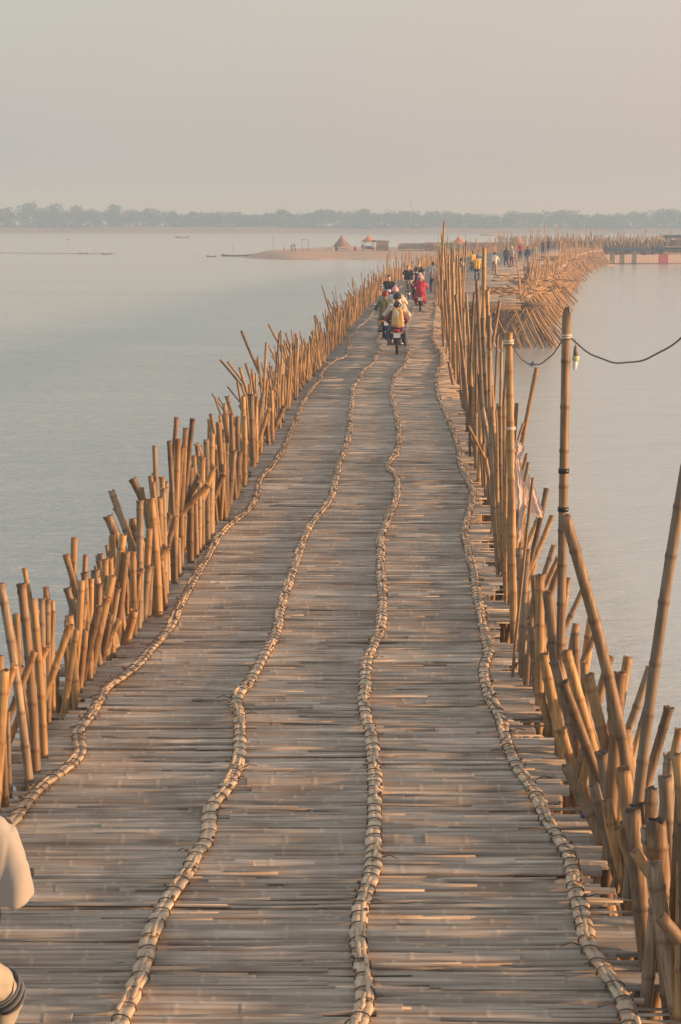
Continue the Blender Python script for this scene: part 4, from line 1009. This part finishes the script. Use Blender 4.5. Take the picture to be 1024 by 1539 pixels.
#@@P0
# ------------------------------------------------------------------ people, bikes
def seg(b, p0, p1, r0, r1, n=10):
    p0 = Vector(p0); p1 = Vector(p1)
    b.tube([p0, p0.lerp(p1, .5), p1], [r0, (r0 + r1) / 2, r1], n); b.ball(p0, r0 * 1.0, n, 6); b.ball(p1, r1 * 1.0, n, 6)
POSES = {
 'walk':   dict(hip=(0, 0, .93), chest=(0, .03, 1.33), neck=(0, .05, 1.50), head=(0, .07, 1.62), knees=((-.10, .16, .50), (.10, -.02, .49)), ank=((-.10, .14, .09), (.10, -.30, .16)), elb=((-.27, -.12, 1.12), (.27, .12, 1.12)), han=((-.28, -.05, .87), (.28, .28, .93))),
 'stand':  dict(hip=(0, 0, .93), chest=(0, .0, 1.33), neck=(0, .02, 1.50), head=(0, .04, 1.62), knees=((-.11, .02, .50), (.11, .02, .50)), ank=((-.12, 0, .09), (.12, 0, .09)), elb=((-.27, -.03, 1.11), (.27, -.03, 1.11)), han=((-.28, .07, .87), (.28, .07, .87))),
 'drive':  dict(hip=(0, -.08, .84), chest=(0, .02, 1.20), neck=(0, .06, 1.38), head=(0, .10, 1.51), knees=((-.20, .34, .72), (.20, .34, .72)), ank=((-.19, .20, .33), (.19, .20, .33)), elb=((-.33, .16, 1.05), (.33, .16, 1.05)), han=((-.32, .44, 1.03), (.32, .44, 1.03))),
 'ride2':  dict(hip=(0, -.46, .87), chest=(0, -.44, 1.22), neck=(0, -.42, 1.39), head=(0, -.39, 1.51), knees=((-.25, -.10, .74), (.25, -.10, .74)), ank=((-.26, -.22, .36), (.26, -.22, .36)), elb=((-.31, -.36, 1.06), (.31, -.36, 1.06)), han=((-.20, -.12, .95), (.20, -.12, .95))),
 'cycle':  dict(hip=(0, -.15, 1.0), chest=(0, .05, 1.34), neck=(0, .12, 1.49), head=(0, .17, 1.61), knees=((-.13, .22, .86), (.13, .16, .60)), ank=((-.12, .08, .47), (.12, .02, .20)), elb=((-.30, .22, 1.20), (.30, .22, 1.20)), han=((-.27, .46, 1.04), (.27, .46, 1.04))),
 'sit':    dict(hip=(0, 0, .22), chest=(0, .06, .58), neck=(0, .09, .75), head=(0, .12, .88), knees=((-.16, .36, .48), (.16, .36, .48)), ank=((-.15, .42, .08), (.15, .42, .08)), elb=((-.26, .14, .40), (.26, .14, .40)), han=((-.16, .36, .50), (.16, .36, .50))),
 'bend':   dict(hip=(0, -.10, .90), chest=(0, .24, 1.10), neck=(0, .40, 1.14), head=(0, .52, 1.14), knees=((-.12, .05, .48), (.12, -.05, .48)), ank=((-.13, 0, .09), (.13, -.12, .09)), elb=((-.24, .38, .84), (.24, .38, .84)), han=((-.20, .52, .58), (.20, .52, .58))),
}
def person(loc, rz, pose, label, shirt='white', pants='jeans', skin='skin', hair='hair', helmet=None, sleeves='short', shorts=False, sc=1.0, group=None, detail=True, skirt=None, vox=.016, over=None, face=False):
    P = dict(POSES[pose]); 
    if over: P.update(over)
    V = {k: (Vector(v) if not isinstance(v[0], tuple) else tuple(Vector(q) for q in v)) for k, v in P.items()}
    o = empty('person', loc, rz); o.scale = (sc, sc, sc); tag(o, label, 'person', group)
    b = MB()
    hip, ch, nk, hd = V['hip'], V['chest'], V['neck'], V['head']
    for s in (-1, 1):
        q = Vector((s * .07, 0, 0)); seg(b, hip + q, ch + q * 1.1, .105, .115); seg(b, hip + q * 1.2 - Vector((0, .02, 0)), hip + q, .11, .10)
        sh = ch + Vector((s * .17, 0, .10)); seg(b, ch + Vector((s * .06, 0, .07)), sh, .085, .06)
        i = 0 if s < 0 else 1
        e, h_ = V['elb'][i], V['han'][i]
        seg(b, sh, e, .048, .038); seg(b, e, h_, .038, .024)
        d = (h_ - e).normalized(); palm = h_ + d * .05; seg(b, h_, palm, .026, .030)
        side = Vector((s * -1.0, 0, 0)); ax = d.cross(Vector((0, 0, 1))); ax = ax.normalized() if ax.length > .1 else Vector((0, 1, 0))
        for f in range(4):
            st = palm + ax * (.026 * (f - 1.5) / 1.5) + d * .015; ln = (.036, .044, .042, .032)[f]
            m1 = st + d * ln; seg(b, st, m1, .0095, .009, 6); seg(b, m1, m1 + d * ln * .5 + Vector((0, 0, -.028)), .009, .008, 6)
        seg(b, h_ + d * .02 + ax * .026, h_ + d * .055 + ax * .05 + Vector((0, 0, -.012)), .011, .009, 6)
        k, a = V['knees'][i], V['ank'][i]; hj = hip + Vector((s * .095, 0, -.03))
        seg(b, hj, k, .088, .056); seg(b, k, k.lerp(a, .35), .055, .056); seg(b, k.lerp(a, .35), a, .056, .036)
        ft = Vector((0, 1, 0)); seg(b, a + Vector((0, -.03, -.035)), a + Vector((s * .015, .16, -.055)), .038, .030)
    seg(b, ch + Vector((0, 0, .10)), nk, .075, .052); seg(b, nk, hd, .052, .055)
    b.ball(hd + Vector((0, 0, .02)), (.076, .094, .112), 14, 10); b.ball(hd + Vector((0, .03, -.05)), (.055, .062, .055), 12, 8)
    seg(b, hd + Vector((0, .085, .012)), hd + Vector((0, .108, -.018)), .010, .015, 8)
    for s in (-1, 1): b.ball(hd + Vector((s * .078, 0, 0)), (.012, .022, .032), 8, 6)
    seg(b, hd + Vector((-.02, .082, -.052)), hd + Vector((.02, .082, -.052)), .010, .010, 6)
    remesh(b, 'body', M[skin], vox if vox < .014 else .014, o, 2)
    if face:
        b = MB()
        for s in (-1, 1): b.ball(hd + Vector((s * .032, .086, .015)), (.012, .008, .007), 8, 6)
        b.build('eyes', M['hair'], o)
    # clothes
    b = MB()
    for s in (-1, 1):
        q = Vector((s * .07, 0, 0)); seg(b, hip + q * 1.15 + Vector((0, 0, -.02)), ch + q * 1.1, .132, .135)
        sh = ch + Vector((s * .17, 0, .10)); seg(b, ch + Vector((s * .05, 0, .075)), sh, .098, .080)
        i = 0 if s < 0 else 1; e, h_ = V['elb'][i], V['han'][i]
        if sleeves == 'long': seg(b, sh, e, .072, .060); seg(b, e, e.lerp(h_, .93), .060, .042)
        elif sleeves == 'short': seg(b, sh, sh.lerp(e, .62), .074, .066)
        elif sleeves == 'wide': seg(b, sh, e, .078, .070)
    seg(b, ch + Vector((0, 0, .1)), nk - Vector((0, 0, .05)), .10, .066)
    remesh(b, 'shirt', M[shirt], vox, o, 3)
    b = MB()
    for s in (-1, 1):
        i = 0 if s < 0 else 1; k, a = V['knees'][i], V['ank'][i]; hj = hip + Vector((s * .09, 0, -.02))
        seg(b, hip + Vector((s * .07, -.01, .02)), hj, .125, .118); 
        if shorts: seg(b, hj, hj.lerp(k, .85), .112, .090)
        else: seg(b, hj, k, .110, .076); seg(b, k, k.lerp(a, .92), .076, .060)
    remesh(b, 'trousers', M[pants], vox, o, 3)
    for i in (0, 1):
        b = MB(); a = V['ank'][i]; s = -1 if i == 0 else 1; seg(b, a + Vector((0, -.035, -.045)), a + Vector((s * .015, .17, -.062)), .044, .036)
        b.build('shoe', M['black' if not shorts else 'basket'], o)
    if skirt:
        b = MB(); top = ch + Vector((0, -.02, .12)); 
        b.tube([hip + Vector((0, -.12, -.38)), hip + Vector((0, -.06, -.1)), hip + Vector((0, 0, .1)), ch, top], [.30, .27, .19, .17, .11], 16); b.build('dress', M[skirt], o)
    c = hd + Vector((0, 0, .03))
    if helmet:
        b = MB(); b.ball(c + Vector((0, -.008, .012)), (.125, .145, .135), 16, 10, z0=-.35); b.tube([c + Vector((0, .10, .03)), c + Vector((0, .17, .01))], [.075, .06], 10, flat=.25); b.build('helmet', M[helmet], o)
    else:
        b = MB(); b.ball(c + Vector((0, -.016, .022)), (.088, .100, .105), 14, 8, z0=-.15); b.ball(c + Vector((0, -.045, -.02)), (.080, .065, .085), 12, 8); b.build('hair', M[hair], o)
    return o
def wheel(parent, y, r=.28, w_=.045):
    ob = bpy.data.objects.new('wheel', None); COL.objects.link(ob); ob.parent = parent; ob.location = (0, y, r)
    b = MB(); n = 28; m = 8
    for i in range(n):
        a = 2 * math.pi * i / n
        for j in range(m):
            c = 2 * math.pi * j / m; rr = r - w_ + math.cos(c) * w_; b.v.append(Vector((math.sin(c) * w_, math.cos(a) * rr, math.sin(a) * rr))); b.a.append(.5); b.b.append(0)
    for i in range(n):
        for j in range(m): q = i * m + j; q2 = i * m + (j + 1) % m; p2 = ((i + 1) % n) * m; b.f.append((q, q2, p2 + (j + 1) % m, p2 + j))
    b.build('tyre', M['rubber'], ob)
    b = MB(); b.tube([(-.05, 0, 0), (.05, 0, 0)], .05, 10)
    for i in range(12):
        a = 2 * math.pi * i / 12; b.tube([(0.02 * (-1) ** i, 0, 0), (0, math.cos(a) * (r - w_ * 1.6), math.sin(a) * (r - w_ * 1.6))], .006, 4)
    for i in range(24):
        a = 2 * math.pi * i / 24; c = 2 * math.pi * (i + 1) / 24; R_ = r - w_ * 1.9; b.tube([(0, math.cos(a) * R_, math.sin(a) * R_), (0, math.cos(c) * R_, math.sin(c) * R_)], .014, 6)
    b.build('rim', M['chrome'], ob)
def motorbike(loc, rz, label, paint='bikeblk', sc=1.0, group='motorbikes on the bridge'):
    o = empty('motorbike', loc, rz); o.scale = (sc,) * 3; tag(o, label, 'motorbike', group)
    wheel(o, -.60); wheel(o, .62)
    b = MB()      # body: tail, side covers, step-through frame, leg shield
    seg(b, (0, -.72, .74), (0, -.25, .62), .06, .11); seg(b, (-.07, -.55, .64), (-.09, -.1, .52), .07, .08); seg(b, (.07, -.55, .64), (.09, -.1, .52), .07, .08)
    seg(b, (0, -.1, .46), (0, .22, .46), .10, .07); seg(b, (0, .22, .46), (0, .42, .88), .065, .06); seg(b, (0, .42, .88), (0, .48, .98), .09, .085)
    for s in (-1, 1): seg(b, (s * .09, .34, .46), (s * .15, .40, .82), .05, .06)
    seg(b, (-.10, .40, .80), (.10, .40, .80), .07, .07)
    remesh(b, 'body', M[paint], .016, o, 3)
    b = MB(); seg(b, (-.04, -.72, .80), (-.06, .02, .75), .055, .06); seg(b, (.04, -.72, .80), (.06, .02, .75), .055, .06); seg(b, (0, -.7, .80), (0, 0, .76), .07, .07); remesh(b, 'seat', M['black'], .018, o, 3)
    b = MB(); seg(b, (0, -.02, .36), (0, .2, .36), .11, .09); b.tube([(-.20, .02, .27), (.20, .02, .27)], .018, 8); b.tube([(-.22, -.36, .33), (.22, -.36, .33)], .014, 8); b.build('engine', M['rubber'], o)
    b = MB(); b.tube([(.13, .1, .28), (.14, -.3, .27), (.15, -.5, .31), (.15, -.85, .36)], [.025, .03, .048, .042], 10); b.build('exhaust', M['chrome'], o)
    b = MB()
    for i in range(9):
        a = math.pi * (.30 + .42 * i / 8); b.v += [Vector((s * .06, -.60 - math.cos(math.pi - a) * -.33, .28 + math.sin(a) * .33)) for s in (-1, 1)]; b.a += [.5, .5]; b.b += [0, 0]
    for i in range(8): b.f.append((2 * i, 2 * i + 1, 2 * i + 3, 2 * i + 2))
    b.tube([(0, -.72, .66), (0, -.86, .56), (0, -.90, .44)], [.05, .05, .045], 8, flat=.4); b.build('rear_fender', M['rubber'], o)
    b = MB(); b.box((0, -.875, .60), (.20, .02, .15), Matrix.Rotation(-.2, 3, 'X')); b.build('number_plate', M['plate'], o, False)
    b = MB(); seg(b, (-.05, -.80, .74), (.05, -.80, .74), .05, .05); b.build('tail_light', M['lamp_red'], o)
    for s in (-1, 1):
        b = MB(); seg(b, (s * .14, -.80, .68), (s * .17, -.80, .68), .028, .028, 8); b.build('turn_signal', M['thatch_o'], o)
        b = MB(); b.tube([(s * .20, .42, 1.03), (s * .26, .40, 1.14)], .008, 6); b.ball((s * .30, .40, 1.18), (.065, .018, .045), 12, 8); b.build('mirror', M['mirror'], o)
        b = MB(); b.tube([(s * .06, .56, .62), (s * .06, .62, .28)], [.026, .022], 8); b.build('fork', M['chrome'], o)
        b = MB(); b.tube([(s * .21, .46, 1.00), (s * .35, .42, 1.01)], .021, 8); b.build('grip', M['rubber'], o)
    b = MB(); b.tube([(-.30, .43, 1.005), (-.10, .47, .99), (0, .48, .98), (.10, .47, .99), (.30, .43, 1.005)], .014, 8)
    for s in (-1, 1): b.tube([(s * .20, .49, .99), (s * .34, .50, .985)], .007, 6)
    b.build('handlebar', M['chrome'], o)
    b = MB(); b.ball((0, .53, .95), (.09, .07, .075), 14, 8); b.build('headlight', M['glass'], o)
    b = MB()
    for i in range(9):
        a = math.pi * (.25 + .5 * i / 8); b.v += [Vector((s * .05, .62 + math.cos(a) * .33, .28 + math.sin(a) * .33)) for s in (-1, 1)]; b.a += [.5, .5]; b.b += [0, 0]
    for i in range(8): b.f.append((2 * i, 2 * i + 2, 2 * i + 3, 2 * i + 1))
    b.build('front_fender', M[paint], o)
    return o
def bicycle(loc, rz, label, paint='bikered'):
    o = empty('bicycle', loc, rz); tag(o, label, 'bicycle', 'bicycles on the bridge'); wheel(o, -.5, .32, .022); wheel(o, .55, .32, .022)
    b = MB(); j = dict(bb=(0, 0, .29), st=(0, -.16, .78), hd=(0, .36, .80), hb=(0, .40, .66), ra=(0, -.5, .32), fa=(0, .55, .32))
    for p, q in (('bb', 'st'), ('st', 'hd'), ('bb', 'hb'), ('bb', 'ra'), ('st', 'ra'), ('hb', 'fa'), ('hd', 'hb')): b.tube([j[p], j[q]], .016, 8)
    b.build('frame', M[paint], o)
    b = MB(); b.tube([(0, .36, .80), (0, .34, .98)], .014, 8); b.tube([(-.28, .36, 1.0), (0, .40, .99), (.28, .36, 1.0)], .013, 8); b.build('handlebar', M['chrome'], o)
    b = MB(); seg(b, (0, -.26, .92), (0, -.02, .91), .075, .03); b.tube([(0, -.16, .78), (0, -.18, .90)], .014, 8); b.build('saddle', M['black'], o)
    b = MB()
    for s in (-1, 1): b.tube([(s * .05, 0, .29), (s * .06, .05 * s, .29 + .16 * s)], .01, 6); b.box((s * .11, .05 * s, .29 + .16 * s), (.09, .08, .02))
    b.build('pedals', M['rubber'], o)
    return o
def backpack(loc, rz, mat, label, sc=1.0, patch=None):
    o = empty('backpack', loc, rz); o.scale = (sc,) * 3; tag(o, label, 'backpack')
    b = MB(); seg(b, (-.07, 0, -.16), (-.06, 0, .16), .10, .08); seg(b, (.07, 0, -.16), (.06, 0, .16), .10, .08); seg(b, (0, -.05, -.17), (0, -.04, -.04), .10, .08); remesh(b, 'bag', M[mat], .014, o, 3)
    b = MB()
    for s in (-1, 1): b.tube([(s * .09, .08, .16), (s * .12, .16, .24), (s * .12, .25, .1), (s * .11, .10, -.12)], .016, 6)
    b.build('strap', M['black'], o)
    if patch:
        b = MB(); b.ball((-.03, -.075, .09), (.075, .035, .10), 12, 8); b.build('flap', M[patch], o)
    return o
def D(px, py): v = at_z(px, py, 0); return Vector((v.x, v.y, undul(v.y) + .01))
PI = math.pi
# A: the near bike with two riders
a = D(598, 536) + Vector((0, .88, 0)); motorbike(a, -.03, 'dark maroon motorbike seen from behind with a pale plate, nearest of the riders', 'bikeblk')
person(a, -.03, 'drive', 'person in cream long-sleeved shirt and black helmet steering the nearest motorbike', 'cream', 'jeans', helmet='helmet_blk', sleeves='long', sc=1.1)
person(a, -.03, 'ride2', 'person in plum jacket and blue jeans riding pillion with the yellow backpack', 'plum', 'jeans', helmet='helmet_blk', sleeves='long', sc=.95)
backpack(a + Vector((0, -.68, 1.12)), -.03, 'tanbag', 'yellow and tan backpack on the pillion rider of the nearest motorbike', 1.15, 'cream')
# B
a = D(580, 512) + Vector((0, .88, 0)); motorbike(a, .05, 'black motorbike just left of and ahead of the nearest one', 'bikeblk')
person(a, .05, 'drive', 'person in olive patterned shirt riding alone left of the nearest motorbike', 'camo', 'khaki', hair='hair', sleeves='long', helmet='bikered')
# C
a = D(598, 501) + Vector((0, .9, 0)); motorbike(a, -.05, 'motorbike half hidden right in front of the nearest pair of riders', 'bikered')
person(a, -.05, 'drive', 'bareheaded person in cream shirt driving the half hidden motorbike', 'cream', 'khaki', sleeves='long')
person(a + Vector((-.06, 0, 0)), -.05, 'ride2', 'person in white shirt and pink helmet riding pillion on the half hidden motorbike', 'white', 'jeans', helmet='pink')
# D oncoming
a = D(585, 470) + Vector((0, .7, 0)); motorbike(a, PI, 'oncoming dark blue motorbike close to the left rail', 'bikeblk')
person(a, PI, 'drive', 'person in black T-shirt riding towards the camera by the left rail', 'black', 'navy', skin='fair', face=True)
b = MB(); seg(b, (-.16, 0, 0), (.16, 0, 0), .16, .16); seg(b, (-.1, 0, .1), (.12, .02, -.1), .14, .15); tag(remesh(b, 'cargo_bundle', M['blueg'], .02), 'blue-grey bundle carried between the knees of the oncoming rider', 'bundle').location = a + Vector((0, -.36, .62))
# E, F cyclists coming
a = D(614, 452) + Vector((0, .6, 0)); bicycle(a, PI, 'bicycle coming towards the camera ridden by the person in khaki shorts', 'bikeblk')
person(a, PI, 'cycle', 'person in black printed T-shirt and khaki shorts cycling towards the camera', 'black', 'khaki', skin='fair', hair='blond', shorts=True, face=True)
a = D(630, 443) + Vector((0, .7, 0)); bicycle(a, PI, 'bicycle mostly hidden behind the white-shirted rider')
person(a, PI, 'cycle', 'sunburnt person in black T-shirt cycling behind the white-shirted rider', 'black', 'greyc', skin='fair', hair='blond', shorts=True, face=True)
# G
a = D(624, 452) + Vector((0, .88, 0)); motorbike(a, .1, 'dark motorbike just ahead of the red-dressed rider', 'bikeblk')
person(a + Vector((.12, 0, 0)), -.05, 'drive', 'person in white shirt riding away just ahead of the red-dressed rider', 'white', 'navy', sleeves='long')
backpack(a + Vector((.10, -.26, 1.14)), -.05, 'navy', 'small navy backpack worn over the white shirt', .9)
# H red
a = D(633, 470) + Vector((0, .88, 0)); motorbike(a, -.04, 'maroon motorbike with white plate ridden by the person in red', 'bikered')
person(a, -.04, 'drive', 'person in flowing red dress and pink helmet on the maroon motorbike', 'red', 'red', helmet='pink', sleeves='long', skirt='red', over=dict(hip=(0, -.22, .86), chest=(0, -.14, 1.20), neck=(0, -.10, 1.38), head=(0, -.06, 1.50)))
# I walker
person(D(651, 440), .1, 'walk', 'person in blue-grey shirt and dark trousers walking away beside the tall right rail', 'blueg', 'navy')
# far crowd
far_g = 'people on the far widened deck'
def fp(px, py, rz, pose, label, **k): return person(D(px, py), rz, pose, label, group=far_g, vox=.03, **k)
fp(687, 431, PI, 'walk', 'person in dark clothes walking just left of the one in white, behind the slack rope', shirt='black', pants='black')
fp(693, 430, 0, 'walk', 'person in long white shirt right of the one in dark clothes, behind the slack rope', shirt='white', pants='khaki', sleeves='long')
a = D(711, 409); motorbike(a, .2, 'far motorbike carrying the person in yellow beside the one in light blue', 'bikered'); person(a, .2, 'drive', 'person in yellow shirt on a motorbike left of the one in light blue', 'yellow', 'khaki', vox=.03, group=far_g)
a = D(720, 408); motorbike(a, PI, 'far oncoming motorbike under the person in light blue', 'bikeblk'); person(a, PI, 'drive', 'person in light blue shirt sitting tall beside the yellow-shirted rider', 'ltblue', 'navy', vox=.03, group=far_g, sleeves='long')
fp(717, 424, 0, 'stand', 'person in bright yellow top with black hair in front of the yellow and blue pair', shirt='yellow', pants='navy')
a = D(743, 415); bicycle(a, -.2, 'bicycle ridden by the far person in cream on the grey deck'); person(a, -.2, 'cycle', 'person in cream shirt cycling away alone on the open grey deck', 'cream', 'khaki', vox=.03, group=far_g, sleeves='long')
fp(761, 402, .2, 'walk', 'person in black walking beside the one with the pale hat', shirt='black', pants='black', sleeves='long')
fp(769, 401, -.1, 'walk', 'person in grey with a pale hat beside the one in black', shirt='greyc', pants='plum', helmet='white')
fp(782, 391, PI, 'walk', 'person in a red top and dark trousers, small in the far deck middle', shirt='red', pants='black')
fp(793, 399, 0, 'walk', 'person in long dark coat over pale trousers on the far deck', shirt='navy', pants='greyc', sleeves='long')
fp(804, 394, PI, 'stand', 'person in grey standing right of the one in the long dark coat', shirt='greyc', pants='greyc')
fp(816, 383, 0, 'walk', 'left one of the two farthest figures on the deck, dark clothes', shirt='navy', pants='navy')
fp(824, 380, 0, 'walk', 'right one of the two farthest figures on the deck, dark clothes', shirt='black', pants='black')
isl = 'people on the sandbar'
person(place(534, 347), PI, 'sit', 'person in orange-red sitting between the two huts', 'red', 'red', vox=.03, group=isl, sleeves='long')
person(place(428, 343), PI, 'sit', 'person in pale pink sitting at the left end of the sandbar', 'cloth', 'white', vox=.03, group=isl)
person(place(439, 343), -1.2, 'bend', 'person in blue bending over at the left end of the sandbar', 'blueg', 'navy', vox=.03, group=isl)
person(place(444, 343), PI, 'sit', 'person in white sitting right of the bending one', 'white', 'greyc', vox=.03, group=isl)
person(place(545, 348), PI, 'stand', 'small figure in maroon standing left of the orange-roofed hut', 'plum', 'plum', vox=.03, group=isl, sc=.75)
person(place(506, 350), PI, 'sit', 'person in dark clothes sitting under the conical hut', 'navy', 'black', vox=.03, group=isl)
# near rider at the left edge
from mathutils import noise
NR = Vector((-1.77, 8.45, 0.02))
nb = motorbike(NR, 0.0, 'black motorbike cut by the left photo edge, only its right grip showing', 'bikeblk')
for q in [c for c in nb.children if c.name.startswith('mirror')]: bpy.data.objects.remove(q)
def lp(x, y, Y): return tuple(at_Y(x, y, Y) - NR)
nr = person(NR, 0.0, 'drive', 'person in white wide-sleeved shirt riding at the left photo edge', 'white', 'beige', vox=.012, sleeves='none',
            over=dict(chest=(0, -.04, 1.22), neck=(0, -.02, 1.40), head=(0, .02, 1.53), knees=((-.26, .22, .66), lp(14, 1500, 8.66)), ank=((-.19, .20, .33), (.20, .22, .33)), elb=((-.36, .10, 1.03), lp(16, 1350, 8.5)), han=((-.30, .42, 1.0), (.22, .42, .99))))
b = MB(); p0 = Vector(lp(-38, 1238, 8.42)); p1 = Vector(lp(-2, 1262, 8.44)); p2 = Vector(lp(10, 1300, 8.46)); p3 = Vector(lp(15, 1352, 8.48))
b.tube([p0, p0.lerp(p1, .5), p1, p1.lerp(p2, .5), p2, p2.lerp(p3, .5), p3, p3 + Vector((0, 0, .004)), p2.lerp(p3, .4)], [.085, .088, .090, .092, .095, .098, .100, .092, .080], 40)
o = remesh(b, 'sleeve', M['white'], .010, nr, 5)
def crumple(o, amp, sc):
    me = o.data; nn = [v.normal.copy() for v in me.vertices]
    for v, n_ in zip(me.vertices, nn):
        q = Vector((v.co.x * sc[0], v.co.y * sc[1], v.co.z * sc[2])); f = abs(noise.noise(q)) * 2 + .5 * noise.noise(q * 2.3)
        v.co += n_ * ((f - .5) * amp)
crumple(o, .017, (8, 8, 3.2))
for c in nr.children:
    if c.name.startswith(('shirt', 'trousers')): crumple(c, .010, (7, 7, 7))
b = MB(); kn = Vector(lp(14, 1500, 8.66)); hp_ = Vector((.10, -.08, .84))
ax_ = (kn - hp_).normalized(); s1 = ax_.cross(Vector((0, 0, 1))).normalized(); s2 = s1.cross(ax_)
for k in range(3):
    c_ = hp_.lerp(kn, .80 + .09 * k); ring = [c_ + (s1 * math.cos(a) + s2 * math.sin(a)) * (.098 - .008 * k) for a in [math.pi * (-.45 + .1 * q) for q in range(19)]]
    b.tube(ring, .008 + .004 * (k == 1), 6)
M['nearw'] = plain('off_white_cotton', (0.34, 0.335, 0.33), 0.95, 0.05); M['nearb'] = plain('pale_beige_cotton', (0.36, 0.345, 0.31), 0.95, 0.05)
for c in nr.children:
    if c.name.startswith(('shirt', 'sleeve')): c.data.materials[0] = M['nearw']
    if c.name.startswith('trousers'): c.data.materials[0] = M['nearb']
b.build('trouser_stripe', M['stripe'], nr)
#@@P1
# ------------------------------------------------------------------ river haze
b = MB(); b.box((0, 580, 7.9), (1500, 1480, 21.8))
m = bpy.data.materials.new('river_haze'); m.use_nodes = True; n = m.node_tree.nodes; n.remove(n['Principled BSDF'])
v = n.new('ShaderNodeVolumePrincipled'); v.inputs['Color'].default_value = (0.32, 0.51, 0.76, 1); v.inputs['Absorption Color'].default_value = (0.35, 0.2, 0, 1); v.inputs['Density'].default_value = 0.0013
m.node_tree.links.new(v.outputs[0], n['Material Output'].inputs['Volume'])
tag(b.build('haze', m, smooth=False), kind='stuff')
